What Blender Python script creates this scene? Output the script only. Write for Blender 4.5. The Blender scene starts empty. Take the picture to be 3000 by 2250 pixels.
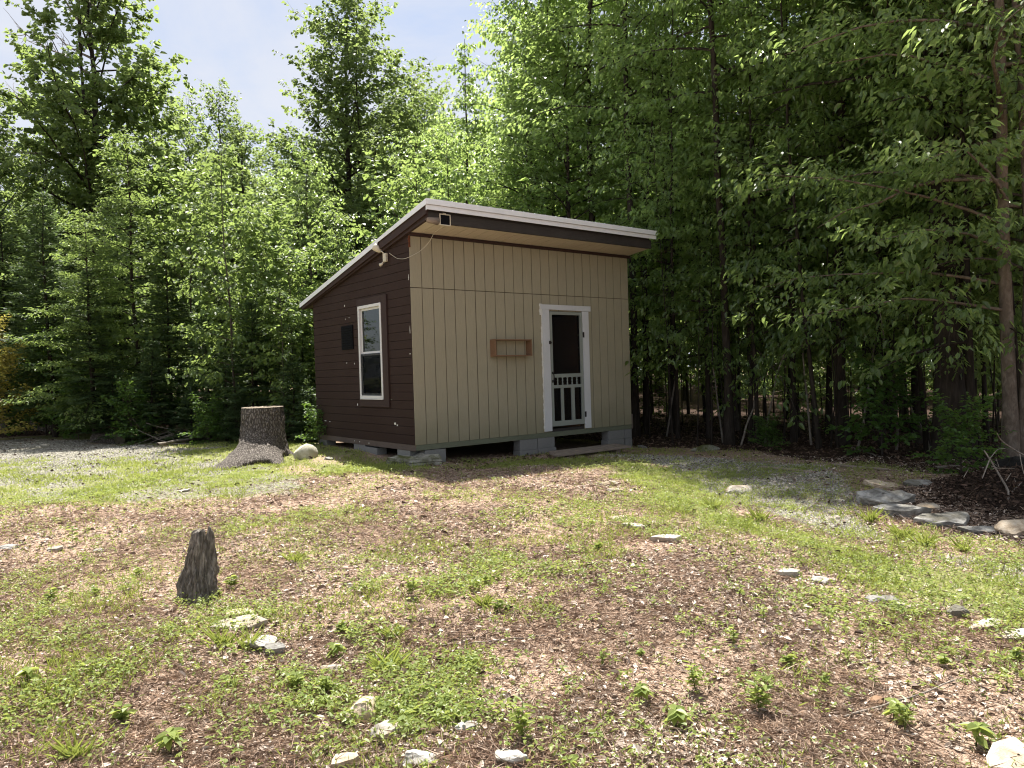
import bpy, math, random
import numpy as np
from mathutils import Vector, Matrix

SC = bpy.context.scene
COL = SC.collection
R = math.radians
rng = np.random.default_rng(7)
random.seed(7)

# ------------------------------------------------------------------ camera (solved from the shed's known siding module)
CAM = np.array([-5.868, -9.907, 1.0896])
YAW, PITCH, ROLL = np.radians([38.2135, -0.9261, -1.6941])
_F = np.array([math.sin(YAW) * math.cos(PITCH), math.cos(YAW) * math.cos(PITCH), math.sin(PITCH)])
_R = np.array([math.cos(YAW), -math.sin(YAW), 0.0])
_U = np.cross(_R, _F)
RX = math.cos(ROLL) * _R + math.sin(ROLL) * _U
UX = -math.sin(ROLL) * _R + math.cos(ROLL) * _U
FPX, KX = 2164.06, 3000 / 2212


def ray(x, y):
    return _F + ((x * KX - 1500) * RX - (y * KX - 1125) * UX) / FPX


def spot(x, d, y=940):
    """ground position in direction of photo column x (2212 px wide photo), d metres from the camera"""
    v = ray(x, y)
    h = v[:2] / np.linalg.norm(v[:2])
    return CAM[:2] + h * d


def top_z(x, y, d):
    v = ray(x, y)
    return CAM[2] + d * v[2] / np.linalg.norm(v[:2])


# ------------------------------------------------------------------ terrain
CTRL = np.array([
    (0, 2, -.20), (0, 3.7, -.19), (0.2, -.1, -.31), (2.4, 0, -.36), (4.9, 0, -.45), (5.2, 3, -.42), (2.5, 2, -.42), (2.5, 5, -.3),
    (-1, 4, -.24), (-2, 12, -.25), (-4, 7, -.30), (-7, 9, -.33), (2.6, -.8, -.40), (1, -.7, -.36), (4.2, -1.2, -.44), (-.5, -.6, -.27), (.8, -1.4, -.29), (2.0, -1.9, -.31),
    (-1, -1.4, -.26), (3, -3, -.45), (2, -5, -.48), (1, -7, -.50), (5, -3, -.44), (5.5, -5, -.40), (8, -4, -.36), (3.5, -6.5, -.42), (.5, -3.2, -.31), (0.2, -5.2, -.40),
    (-1, -3.5, -.28), (-3, -3, -.30), (-3, -5, -.36), (-1.5, -6, -.38), (-1, -8.2, -.47), (-4.4, -4.5, -.42), (-4.3, -6.5, -.49),
    (-6, -10, -.56), (-3, -9, -.53), (-6, -3, -.44), (-5, 2, -.36), (-2.5, 1.5, -.30), (20, 10, -.3), (-10, 20, -.3), (-20, 0, -.5), (0, 30, -.2), (20, -10, -.4),
    (0, -20, -.6), (40, 40, 0), (-40, 40, -.2), (60, 0, -.2)])


def vnoise(x, y, s, seed):
    """smooth value noise"""
    x = np.asarray(x, float) / s
    y = np.asarray(y, float) / s
    xi = np.floor(x).astype(np.int64); yi = np.floor(y).astype(np.int64)
    fx = x - xi; fy = y - yi
    fx = fx * fx * (3 - 2 * fx); fy = fy * fy * (3 - 2 * fy)

    def h(a, b):
        n = (a * 374761393 + b * 668265263 + seed * 974711) & 0x7fffffff
        n = ((n ^ (n >> 13)) * 1274126177) & 0x7fffffff
        return ((n ^ (n >> 16)) & 0xffff) / 65535.0
    return (h(xi, yi) * (1 - fx) + h(xi + 1, yi) * fx) * (1 - fy) + (h(xi, yi + 1) * (1 - fx) + h(xi + 1, yi + 1) * fx) * fy


def ground_z(x, y):
    x = np.atleast_1d(np.asarray(x, float)); y = np.atleast_1d(np.asarray(y, float))
    num = np.zeros_like(x); den = np.zeros_like(x)
    for cx, cy, cz in CTRL:
        w = 1.0 / ((x - cx) ** 2 + (y - cy) ** 2 + .15) ** 1.6
        num += w * cz; den += w
    z = num / den
    near = np.clip(1 - (np.hypot(x - 0, y + 2) - 14) / 20, 0, 1)
    inside = ((x > -.1) & (x < 5.0) & (y > -.25) & (y < 3.9))
    amp = np.where(inside, .3, 1.0)
    z = z + amp * ((vnoise(x, y, 1.3, 1) - .5) * .05 + (vnoise(x, y, .37, 2) - .5) * .03 + (vnoise(x, y, .14, 3) - .5) * .014 * near)
    return z


def gz(x, y):
    return float(ground_z(x, y)[0])


def hit(x, y):
    """photo pixel -> point on the terrain"""
    v = ray(x, y)
    z = -.4
    for _ in range(12):
        t = (z - CAM[2]) / v[2]
        p = CAM + t * v
        z = gz(p[0], p[1])
    return np.array([p[0], p[1], z])


def hit0(pts):
    out = []
    for x, y in pts:
        v = ray(x, y)
        t = (-.38 - CAM[2]) / v[2]
        p = CAM + t * v
        out.append((p[0], p[1]))
    return np.array(out)


def sdist(x, y, poly):
    """signed distance to polygon, positive inside"""
    x = np.asarray(x, float); y = np.asarray(y, float)
    best = np.full(x.shape, 1e9); ins = np.zeros(x.shape, bool)
    n = len(poly)
    for i in range(n):
        ax, ay = poly[i]; bx, by = poly[(i + 1) % n]
        dx, dy = bx - ax, by - ay
        t = np.clip(((x - ax) * dx + (y - ay) * dy) / (dx * dx + dy * dy + 1e-12), 0, 1)
        best = np.minimum(best, np.hypot(x - ax - t * dx, y - ay - t * dy))
        c = ((ay > y) != (by > y)) & (x < (bx - ax) * (y - ay) / (by - ay + 1e-12) + ax)
        ins ^= c
    return np.where(ins, best, -best)


def sstep(v, a, b):
    t = np.clip((v - a) / (b - a), 0, 1)
    return t * t * (3 - 2 * t)


POLY_GRAVEL_L = hit0([(-500, 958), (120, 961), (330, 970), (430, 984), (330, 1002), (230, 1018), (120, 1034), (0, 1012), (-500, 1012)])
POLY_PALE = hit0([(-300, 1005), (200, 1000), (440, 990), (560, 1015), (640, 1030), (720, 1035), (600, 1075), (420, 1090), (250, 1098), (100, 1085), (-300, 1075)])
POLY_GRAVEL_R = hit0([(1300, 984), (1400, 978), (1480, 978), (1600, 988), (1800, 1000), (1860, 1060), (1890, 1110), (1960, 1150), (2090, 1172), (2250, 1185), (2700, 1250), (2700, 1300), (2212, 1222),
                      (2000, 1180), (1900, 1158), (1760, 1138), (1650, 1115), (1570, 1082), (1530, 1045), (1470, 1012)])
POLY_GRASS_R = hit0([(1280, 1003), (1400, 998), (1480, 1014), (1535, 1045), (1570, 1085), (1650, 1117), (1760, 1140), (1900, 1160), (2000, 1184), (2212, 1226), (2700, 1310), (2700, 1420),
                     (2212, 1335), (2000, 1290), (1800, 1232), (1600, 1160), (1500, 1140), (1400, 1095), (1340, 1050)])
POLY_CREST = hit0([(640, 1018), (760, 1020), (850, 1008), (1000, 1002), (1300, 1000), (1330, 1022), (1150, 1020), (1000, 1016), (850, 1030), (700, 1045)])
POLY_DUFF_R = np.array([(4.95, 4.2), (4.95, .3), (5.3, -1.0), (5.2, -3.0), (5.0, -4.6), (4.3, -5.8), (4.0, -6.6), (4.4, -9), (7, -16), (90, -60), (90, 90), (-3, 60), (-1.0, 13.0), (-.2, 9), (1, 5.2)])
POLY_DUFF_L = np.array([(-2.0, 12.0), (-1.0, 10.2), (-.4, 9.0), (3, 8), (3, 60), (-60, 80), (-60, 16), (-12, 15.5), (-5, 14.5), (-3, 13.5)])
POLY_MULCH = np.array([(1.2, -7.9), (1.1, -7.2), (1.5, -6.6), (2.4, -6.0), (3.6, -5.7), (5.0, -6.0), (5.4, -7.6), (3.4, -9.2), (1.6, -8.6)])
WEEDS = [(hit0([p])[0], r) for p, r in [((330, 1260), .55), ((120, 1330), .9), ((560, 1330), .5), ((760, 1440), .55), ((1020, 1400), .35), ((650, 1190), .7), ((900, 1190), .5), ((1100, 1200), .8),
                                        ((1100, 1330), .38), ((1300, 1190), .5), ((820, 1490), .3), ((430, 1470), .35), ((90, 1240), .6), ((250, 1420), .5), ((1700, 1430), .3), ((1650, 1500), .22),
                                        ((560, 1150), .5), ((1400, 1110), .4), ((700, 1330), .5), ((180, 1560), .3), ((980, 1260), .5), ((60, 1480), .5)]]


LITTER = [hit0(p) for p in ([(420, 1060), (700, 1045), (1000, 1025), (1350, 1030), (1330, 1075), (1100, 1120), (960, 1170), (840, 1120), (640, 1110), (480, 1150), (300, 1110)],
                            [(1100, 1345), (1350, 1260), (1480, 1170), (1640, 1235), (1760, 1270), (2000, 1330), (2300, 1400), (2400, 1800), (1000, 1800), (900, 1570), (1000, 1420)],
                            [(-100, 1500), (250, 1470), (450, 1400), (520, 1480), (700, 1560), (760, 1800), (-200, 1800)], [(-100, 1130), (330, 1090), (420, 1180), (330, 1225), (60, 1215), (-100, 1230)])]


def zones(x, y):
    """weights: gravel, grass, duff, mulch ; the rest is needle litter"""
    x = np.atleast_1d(np.asarray(x, float)); y = np.atleast_1d(np.asarray(y, float))
    n = (vnoise(x, y, .8, 11) - .5) * .9 + (vnoise(x, y, .25, 12) - .5) * .5
    gl = sstep(sdist(x, y, POLY_GRAVEL_L) + n * .9, -.4, .5)
    pale = sstep(sdist(x, y, POLY_PALE) + n * 1.0, -.5, .6)
    gr = sstep(sdist(x, y, POLY_GRAVEL_R) + n * .35, -.12, .25)
    ga = sstep(sdist(x, y, POLY_GRASS_R) + n * .45, -.25, .35)
    cr = sstep(sdist(x, y, POLY_CREST) + n * .5, -.3, .3)
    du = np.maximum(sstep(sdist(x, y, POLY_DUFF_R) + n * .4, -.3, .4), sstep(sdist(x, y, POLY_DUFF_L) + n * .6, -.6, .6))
    mu = sstep(sdist(x, y, POLY_MULCH) + n * .2, -.1, .2)
    pn = vnoise(x, y, .55, 31)
    pf = vnoise(x, y, .22, 33) * .6 + vnoise(x, y, .09, 34) * .4
    gravel = np.clip(gl * .95 + pale * (.22 + .62 * sstep(pn * .5 + pf * .5, .38, .56)) + gr * (.75 + .25 * sstep(pf, .3, .6)), 0, 1)
    grass = np.clip(ga + cr + pale * (1 - .8 * sstep(pn * .5 + pf * .5, .42, .62)) + .22 * gr * (1 - sstep(pf, .3, .5)), 0, 1)
    # rough grass all round the shed's left and behind the pale patch
    leftgrass = sstep(y - 1.0 + n, -1.2, 1.2) * sstep(-x + .2 + n * .3, -.2, .6) * (1 - gl)
    grass = np.clip(np.maximum(grass, leftgrass * .8), 0, 1)
    w = np.zeros_like(x)
    for (c, r) in WEEDS:
        w = np.maximum(w, sstep(1.15 - np.hypot(x - c[0], y - c[1]) / r + n * .5, 0, .8))
    lit = np.zeros_like(x)
    for q in LITTER: lit = np.maximum(lit, sstep(sdist(x, y, q) + n * .5, -.3, .3))
    base_w = (.22 + .75 * sstep(vnoise(x, y, .9, 35) * .6 + vnoise(x, y, .3, 36) * .4, .38, .6)) * (1 - .72 * lit) * (y < 1.5)
    br = sstep(sdist(x, y, LITTER[1]) + n * .4, -.2, .5)
    w = np.maximum(w * (1 - .35 * lit), base_w) * (1 - .62 * br)
    under = ((x > .1) & (x < 4.8) & (y > -.6) & (y < 3.7))
    grass = np.where(under, 0, grass); gravel = np.where(under, gravel * .4, gravel)
    gravel = gravel * (1 - du); grass = grass * (1 - du) * (1 - mu); w = w * (1 - du) * (1 - mu)
    gravel = gravel * (1 - mu)
    return gravel, grass, du, mu, w


# ------------------------------------------------------------------ mesh helpers
def mesh_np(name, V, Q, mats, tint=None, smooth=False, mi=None, extra=None):
    me = bpy.data.meshes.new(name)
    V = np.asarray(V, np.float32); Q = np.asarray(Q, np.int32)
    k = Q.shape[1]
    me.vertices.add(len(V)); me.vertices.foreach_set('co', V.ravel())
    me.loops.add(Q.size); me.loops.foreach_set('vertex_index', Q.ravel())
    me.polygons.add(len(Q)); me.polygons.foreach_set('loop_start', np.arange(0, Q.size, k, dtype=np.int32))
    me.polygons.foreach_set('loop_total', np.full(len(Q), k, np.int32))
    if mi is not None: me.polygons.foreach_set('material_index', np.asarray(mi, np.int32))
    me.polygons.foreach_set('use_smooth', np.full(len(Q), smooth, bool))
    for m in (mats if isinstance(mats, (list, tuple)) else [mats]): me.materials.append(m)
    at = {} if extra is None else dict(extra)
    if tint is not None: at['tint'] = tint
    for kx, vx in at.items():
        a = me.attributes.new(kx, 'FLOAT', 'POINT'); a.data.foreach_set('value', np.asarray(vx, np.float32))
    me.update(calc_edges=True)
    return me


def link(name, me, parent=None, loc=None, rz=0.0):
    o = bpy.data.objects.new(name, me)
    COL.objects.link(o)
    if parent is not None: o.parent = parent
    if loc is not None: o.location = loc
    if rz: o.rotation_euler = (0, 0, rz)
    return o


def tag(o, label=None, cat=None, group=None, kind=None):
    if label: o['label'] = label
    if cat: o['category'] = cat
    if group: o['group'] = group
    if kind: o['kind'] = kind
    return o


def empty(name, loc, label, cat, group=None, rz=0.0):
    o = bpy.data.objects.new(name, None); COL.objects.link(o)
    o.empty_display_size = .2
    o.location = loc; o.rotation_euler = (0, 0, rz)
    return tag(o, label, cat, group)


def copy_tree(o, parent=None):
    c = o.copy(); COL.objects.link(c)
    if parent is not None: c.parent = parent
    for ch in list(o.children): copy_tree(ch, c)
    return c


class MB:
    """collects polygons for one mesh"""
    def __init__(s): s.v = []; s.f = []; s.m = []

    def add(s, vs, fs, mi=0):
        b = len(s.v); s.v += [tuple(map(float, p)) for p in vs]
        for f in fs: s.f.append([b + i for i in f]); s.m.append(mi)

    def box(s, x0, x1, y0, y1, z0, z1, mi=0):
        s.add([(x0, y0, z0), (x1, y0, z0), (x1, y1, z0), (x0, y1, z0), (x0, y0, z1), (x1, y0, z1), (x1, y1, z1), (x0, y1, z1)],
              [(0, 3, 2, 1), (4, 5, 6, 7), (0, 1, 5, 4), (1, 2, 6, 5), (2, 3, 7, 6), (3, 0, 4, 7)], mi)

    def prism(s, poly, ext, mi=0):
        """poly: 3-D points of a planar outline; ext: extrusion vector"""
        n = len(poly); a = [np.array(p, float) for p in poly]; e = np.array(ext, float)
        s.add(a + [p + e for p in a], [tuple(range(n))[::-1], tuple(range(n, 2 * n))] + [(i, (i + 1) % n, n + (i + 1) % n, n + i) for i in range(n)], mi)

    def tube(s, pts, rad, n=8, mi=0, cap=True):
        V, Q = tube_np(pts, rad, n)
        s.add(V, Q.tolist(), mi)
        if cap:
            b = len(s.v) - len(V)
            s.f.append([b + i for i in range(n)][::-1]); s.m.append(mi)
            s.f.append([b + len(V) - n + i for i in range(n)]); s.m.append(mi)

    def build(s, name, mats, parent=None, loc=None, rz=0, smooth=False, bevel=0.0, label=None):
        me = bpy.data.meshes.new(name)
        me.from_pydata(s.v, [], s.f)
        for m in (mats if isinstance(mats, (list, tuple)) else [mats]): me.materials.append(m)
        me.polygons.foreach_set('material_index', s.m)
        me.polygons.foreach_set('use_smooth', [smooth] * len(s.f))
        me.update()
        import bmesh
        bm = bmesh.new(); bm.from_mesh(me); bmesh.ops.recalc_face_normals(bm, faces=bm.faces); bm.to_mesh(me); bm.free()
        o = link(name, me, parent, loc, rz)
        if bevel:
            b = o.modifiers.new('bevel', 'BEVEL'); b.width = bevel; b.segments = 2; b.limit_method = 'ANGLE'
        if label: o['label'] = label
        return o


def unit(a):
    return a / (np.linalg.norm(a, axis=-1, keepdims=True) + 1e-12)


def tube_np(pts, rad, n=6, wob=None):
    P = np.asarray(pts, float); rad = np.broadcast_to(np.asarray(rad, float), (len(P),))
    T = np.gradient(P, axis=0); T = unit(T)
    ref = np.array([1., 0, 0]) if abs(T[0][0]) < .8 else np.array([0, 1., 0])
    A = unit(ref - (T @ ref)[:, None] * T); B = np.cross(T, A)
    a = np.linspace(0, 2 * np.pi, n, endpoint=False)
    V = P[:, None, :] + rad[:, None, None] * (np.cos(a)[None, :, None] * A[:, None, :] + np.sin(a)[None, :, None] * B[:, None, :])
    V = V.reshape(-1, 3)
    i = np.arange(len(P) - 1)[:, None] * n; j = np.arange(n)[None, :]; j2 = (j + 1) % n
    Q = np.stack([i + j, i + j2, i + n + j2, i + n + j], -1).reshape(-1, 4)
    return V, Q


class NP:
    """collects numpy quads"""
    def __init__(s): s.V = []; s.Q = []; s.T = []; s.n = 0

    def add(s, V, Q, t=0.5):
        s.V.append(V); s.Q.append(Q + s.n); s.n += len(V)
        s.T.append(np.full(len(V), t) if np.isscalar(t) else t)

    def get(s): return np.concatenate(s.V), np.concatenate(s.Q), np.concatenate(s.T)


def leaf_quads(P, A, N, L, W, fold=.12, curl=.15):
    """six-point pointed oval leaves, two quads each, folded along the midrib"""
    A = unit(A); N = unit(N - (N * A).sum(-1, keepdims=True) * A); B = np.cross(A, N)
    L = np.broadcast_to(L, (len(P),))[:, None]; W = np.broadcast_to(W, (len(P),))[:, None]
    up = N * (fold * W); dn = -N * (curl * L)
    v = np.stack([P, P + A * L * .28 + B * W * .46 + up, P + A * L * .66 + B * W * .38 + up + dn * .45, P + A * L + dn,
                  P + A * L * .66 - B * W * .38 + up + dn * .45, P + A * L * .28 - B * W * .46 + up], 1).reshape(-1, 3)
    b = (np.arange(len(P)) * 6)[:, None]
    q = np.concatenate([b + np.array([[0, 1, 2, 3]]), b + np.array([[0, 3, 4, 5]])], 0)
    return v, q


# ------------------------------------------------------------------ materials
def mat(name):
    m = bpy.data.materials.new(name); m.use_nodes = True
    nt = m.node_tree; nt.nodes.clear()
    out = nt.nodes.new('ShaderNodeOutputMaterial')
    return m, nt, out


def nd(nt, t, **kw):
    n = nt.nodes.new(t)
    for k, v in kw.items():
        if k in n.inputs.keys() if isinstance(k, str) else False: n.inputs[k].default_value = v
        else: setattr(n, k, v)
    return n


def noise(nt, vec, scale, detail=4, rough=.55, dist=0):
    n = nt.nodes.new('ShaderNodeTexNoise'); n.inputs['Scale'].default_value = scale; n.inputs['Detail'].default_value = detail
    n.inputs['Roughness'].default_value = rough; n.inputs['Distortion'].default_value = dist
    if vec is not None: nt.links.new(vec, n.inputs['Vector'])
    return n.outputs['Fac']


def ramp(nt, fac, stops):
    r = nt.nodes.new('ShaderNodeValToRGB'); e = r.color_ramp.elements
    while len(e) < len(stops): e.new(.5)
    for el, (p, c) in zip(e, stops): el.position = p; el.color = (*c, 1) if len(c) == 3 else c
    nt.links.new(fac, r.inputs['Fac'])
    return r.outputs['Color']


def mixc(nt, fac, a, b, mode='MIX'):
    m = nt.nodes.new('ShaderNodeMix'); m.data_type = 'RGBA'; m.blend_type = mode
    for s, v in ((m.inputs[0], fac), (m.inputs[6], a), (m.inputs[7], b)):
        if hasattr(v, 'is_output') or hasattr(v, 'links'): nt.links.new(v, s)
        else: s.default_value = v if not isinstance(v, tuple) else ((*v, 1) if len(v) == 3 else v)
    return m.outputs[2]


def math_(nt, op, a, b=0.0, c=None):
    m = nt.nodes.new('ShaderNodeMath'); m.operation = op
    for i, v in enumerate((a, b) if c is None else (a, b, c)):
        if hasattr(v, 'links'): nt.links.new(v, m.inputs[i])
        else: m.inputs[i].default_value = v
    return m.outputs[0]


def attr(nt, name):
    a = nt.nodes.new('ShaderNodeAttribute'); a.attribute_name = name
    return a.outputs['Fac']


def coords(nt, kind='Object', scale=None):
    t = nt.nodes.new('ShaderNodeTexCoord'); o = t.outputs[kind]
    if scale:
        mp = nt.nodes.new('ShaderNodeMapping'); mp.inputs['Scale'].default_value = scale; nt.links.new(o, mp.inputs['Vector']); o = mp.outputs['Vector']
    return o


def bump(nt, h, strength=.3, dist=.01):
    b = nt.nodes.new('ShaderNodeBump'); b.inputs['Strength'].default_value = strength; b.inputs['Distance'].default_value = dist
    nt.links.new(h, b.inputs['Height'])
    return b.outputs['Normal']


def princ(nt, out, color, rough=.7, spec=.3, normal=None, metal=0):
    p = nt.nodes.new('ShaderNodeBsdfPrincipled')
    if hasattr(color, 'links'): nt.links.new(color, p.inputs['Base Color'])
    else: p.inputs['Base Color'].default_value = (*color, 1)
    if hasattr(rough, 'links'): nt.links.new(rough, p.inputs['Roughness'])
    else: p.inputs['Roughness'].default_value = rough
    p.inputs['Specular IOR Level'].default_value = spec; p.inputs['Metallic'].default_value = metal
    if normal is not None: nt.links.new(normal, p.inputs['Normal'])
    nt.links.new(p.outputs['BSDF'], out.inputs['Surface'])
    return p


def leaf_mat(name, dark, light, trans, tfac=.45, rough=.42, spec=.5, obj_var=.35):
    m, nt, out = mat(name)
    oi = nt.nodes.new('ShaderNodeObjectInfo')
    t = attr(nt, 'tint')
    f = math_(nt, 'ADD', math_(nt, 'MULTIPLY', t, 1 - obj_var), math_(nt, 'MULTIPLY', oi.outputs['Random'], obj_var))
    c = mixc(nt, f, dark, light)
    ct = mixc(nt, f, tuple(.75 * v for v in trans), tuple(1.25 * v for v in trans))
    p = nt.nodes.new('ShaderNodeBsdfPrincipled'); nt.links.new(c, p.inputs['Base Color'])
    p.inputs['Roughness'].default_value = rough; p.inputs['Specular IOR Level'].default_value = spec
    tr = nt.nodes.new('ShaderNodeBsdfTranslucent'); nt.links.new(ct, tr.inputs['Color'])
    mx = nt.nodes.new('ShaderNodeMixShader'); mx.inputs[0].default_value = tfac
    nt.links.new(p.outputs[0], mx.inputs[1]); nt.links.new(tr.outputs[0], mx.inputs[2]); nt.links.new(mx.outputs[0], out.inputs['Surface'])
    return m


def bark_mat(name, a, b, c, sc=(9, 9, 1.6), bs=.6, bd=.02, plates=None):
    m, nt, out = mat(name)
    co = coords(nt, 'Object', sc)
    n1 = noise(nt, co, 2.2, 6, .65, .6); n2 = noise(nt, coords(nt, 'Object'), 3.0, 3)
    h = n1
    if plates:
        v = nt.nodes.new('ShaderNodeTexVoronoi'); v.feature = 'DISTANCE_TO_EDGE'; v.inputs['Scale'].default_value = 1.0
        dv = nt.nodes.new('ShaderNodeVectorMath'); dv.operation = 'ADD'
        mp = coords(nt, 'Object', plates); nz = nt.nodes.new('ShaderNodeTexNoise'); nz.inputs['Scale'].default_value = 9; nt.links.new(coords(nt, 'Object'), nz.inputs['Vector'])
        nt.links.new(mp, dv.inputs[0]); nt.links.new(nz.outputs['Color'], dv.inputs[1]); nt.links.new(dv.outputs[0], v.inputs['Vector'])
        e = nt.nodes.new('ShaderNodeMapRange'); e.inputs[1].default_value = .0; e.inputs[2].default_value = .22; nt.links.new(v.outputs['Distance'], e.inputs[0])
        h = math_(nt, 'MULTIPLY', math_(nt, 'ADD', math_(nt, 'MULTIPLY', n1, .75), .28), math_(nt, 'ADD', math_(nt, 'MULTIPLY', e.outputs[0], .42), .58))
    col = mixc(nt, math_(nt, 'MULTIPLY', n2, .6), ramp(nt, h, [(.26, a), (.48, b), (.72, c)]), tuple(.6 * x for x in b))
    princ(nt, out, col, .9, .15, bump(nt, h, bs, bd))
    return m


M = {}
M['beech_leaf'] = leaf_mat('beech_leaf', (.056, .102, .036), (.120, .190, .062), (.40, .53, .145), .55, .28, .65)
M['maple_leaf'] = leaf_mat('maple_leaf', (.050, .088, .030), (.108, .160, .054), (.31, .40, .115), .52, .40, .45)
M['sap_leaf'] = leaf_mat('sapling_leaf', (.058, .108, .034), (.116, .175, .054), (.29, .38, .10), .50, .45, .4)
M['fir_leaf'] = leaf_mat('fir_needles', (.036, .068, .034), (.078, .125, .052), (.16, .23, .070), .36, .5, .35)
M['shrub_leaf'] = leaf_mat('shrub_leaf', (.040, .095, .024), (.080, .150, .034), (.20, .32, .05), .45, .45, .4)
M['gold_leaf'] = leaf_mat('gold_leaf', (.22, .195, .045), (.36, .32, .075), (.52, .46, .10), .45, .5, .3)
M['weed_leaf'] = leaf_mat('weed_leaf', (.11, .165, .042), (.27, .32, .095), (.42, .48, .11), .42, .45, .4, .15)
M['grass_blade'] = leaf_mat('grass_blade', (.16, .215, .048), (.34, .37, .12), (.48, .54, .12), .42, .5, .3, .05)
M['bark_dark'] = bark_mat('bark_dark', (.012, .009, .007), (.034, .027, .022), (.075, .063, .053))
M['bark_grey'] = bark_mat('bark_grey', (.028, .023, .018), (.072, .060, .050), (.13, .112, .095), (6, 6, 2.5), .4, .01)
M['bark_pale'] = bark_mat('bark_pale', (.06, .048, .038), (.14, .112, .090), (.26, .22, .185), (7, 7, 3.5), .7, .012)
M['dead_wood'] = bark_mat('dead_wood', (.10, .085, .07), (.22, .19, .16), (.36, .32, .28), (12, 12, 3), .3, .004)
M['stump_bark'] = bark_mat('stump_bark', (.022, .018, .015), (.100, .085, .073), (.32, .285, .25), (11, 11, 5), 1.0, .05, plates=(30, 30, 12))
M['old_stump'] = bark_mat('old_stump_wood', (.030, .026, .021), (.18, .16, .135), (.52, .48, .42), (16, 16, 5.0), 1.0, .04)

# ------------------------------------------------------------------ trees

def tree_mesh(name, seed, H, r0, base, Rc, nl, ang, droop, tw, leaf, dens, hang, leafmat, barkmat, prof=None, wander=.012, twl=.42, fork=0, fsp=.16, gap=None, nside=7, extra_limbs=(), spread=.18, lean=(0, 0), flat=.35, clump=None):
    """broadleaf tree: tapered trunk, curved limbs, twigs and single leaves. returns (wood mesh, crown mesh)"""
    g = np.random.default_rng(seed)
    wood = NP()
    K = 14
    t = np.linspace(0, 1, K)
    wob = np.cumsum(g.normal(0, wander * H / math.sqrt(K), (K, 2)), 0) * (t[:, None] ** .7); wob[0] = 0
    tr = np.stack([wob[:, 0] + lean[0] * t * H, wob[:, 1] + lean[1] * t * H, t * H], 1)
    rad = r0 * ((1 - t) ** .85 * .93 + .07) + r0 * .5 * np.exp(-t * H / .25); rad = np.maximum(rad, .006)
    tr2 = tr.copy(); tr2[0, 2] = -.15
    V, Q = tube_np(tr2, rad, 10); wood.add(V, Q)
    stems = [(tr, rad)]
    if fork:
        for k in range(fork):
            s0 = .25 + .12 * k; a = g.uniform(0, 6.28); n = 9
            tt = np.linspace(0, 1, n)
            p0 = np.array([np.interp(s0, t, tr[:, i]) for i in range(3)])
            L = H * (1 - s0) * .93
            pts = p0 + np.stack([np.cos(a) * fsp * L * np.sqrt(tt), np.sin(a) * fsp * L * np.sqrt(tt), L * tt], 1) + np.cumsum(g.normal(0, .012 * L / 3, (n, 3)), 0) * tt[:, None]
            rr = np.maximum(np.interp(s0, t, rad) * .75 * (1 - tt * .93), .006)
            V, Q = tube_np(pts, rr, 8); wood.add(V, Q); stems.append((pts, rr))
    TP, TD, TL = [], [], []
    limbs = []
    for i in range(nl):
        u = ((i + .5) / nl) ** .85
        tt = base + (1 - base) * u * .985
        st, sr = stems[i % len(stems)] if tt > .45 else stems[0]
        zz = tt * H
        p0 = np.array([np.interp(zz, st[:, 2], st[:, k]) for k in range(3)])
        r_here = np.interp(zz, st[:, 2], sr)
        pf = (prof(u) if prof else (math.sin(math.pi * min(1, .22 + .78 * u)) ** .7))
        L = max(.25, Rc * pf * g.uniform(.62, 1.18))
        el = R(ang[0] + (ang[1] - ang[0]) * u + g.normal(0, 9))
        az = i * 2.39996 + g.normal(0, .35)
        if gap and abs(math.atan2(math.sin(az - gap[0]), math.cos(az - gap[0]))) < gap[1] and tt > gap[2]: continue
        limbs.append((p0, az, el, L, r_here, droop))
    for e in extra_limbs: limbs.append((np.array(e[0]), e[1], e[2], e[3], e[4], e[5]))
    for (p0, az, el, L, r_here, dr) in limbs:
        n = 7; s = np.linspace(0, 1, n)
        d = np.array([math.cos(az) * math.cos(el), math.sin(az) * math.cos(el), math.sin(el)])
        side = np.array([-math.sin(az), math.cos(az), 0])
        pts = p0 + d * (L * s)[:, None] + np.array([0, 0, 1.]) * (-dr * L * s ** 2)[:, None] + side * (g.normal(0, .09) * L * s ** 2)[:, None]
        pts = pts + np.cumsum(g.normal(0, .018 * L, (n, 3)), 0) * s[:, None]
        lr = max(.006, min(r_here * .55, .012 + .016 * L))
        V, Q = tube_np(pts, np.maximum(lr * (1 - s * .9), .0035), 5); wood.add(V, Q)
        nt_ = max(5, int(L * tw))
        if clump:
            cs = np.repeat(np.clip(g.uniform(.25, 1, max(2, nt_ // clump)), 0, 1), clump) + g.normal(0, .02, max(2, nt_ // clump) * clump); sj = np.clip(cs, .12, 1)
        else:
            sj = .12 + .88 * (np.arange(nt_) + g.uniform(0, 1, nt_)) / nt_
        for j, sv in enumerate(sj):
            bp = np.array([np.interp(sv, s, pts[:, k]) for k in range(3)])
            sg = 1 if j % 2 else -1
            a2 = az + sg * g.uniform(.45, 1.15) * (1 - .6 * (sv > .93))
            e2 = el * .5 + g.normal(.05, spread)
            dd = np.array([math.cos(a2) * math.cos(e2), math.sin(a2) * math.cos(e2), math.sin(e2)])
            TP.append(bp); TD.append(dd); TL.append((twl * L * (1 - .55 * sv) * g.uniform(.6, 1.25) + .16))
    TP = np.array(TP); TD = np.array(TD); TL = np.array(TL)
    # twig wood
    m = len(TP)
    e = TP + TD * TL[:, None] - np.array([0, 0, 1.]) * (droop * .5 * TL)[:, None]
    w = .0035
    off = np.array([[w, 0, 0], [-w * .5, w * .87, 0], [-w * .5, -w * .87, 0]])
    V = np.concatenate([TP[:, None] + off[None], e[:, None] + off[None] * .4], 1).reshape(-1, 3)
    b = (np.arange(m) * 6)[:, None]
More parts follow.
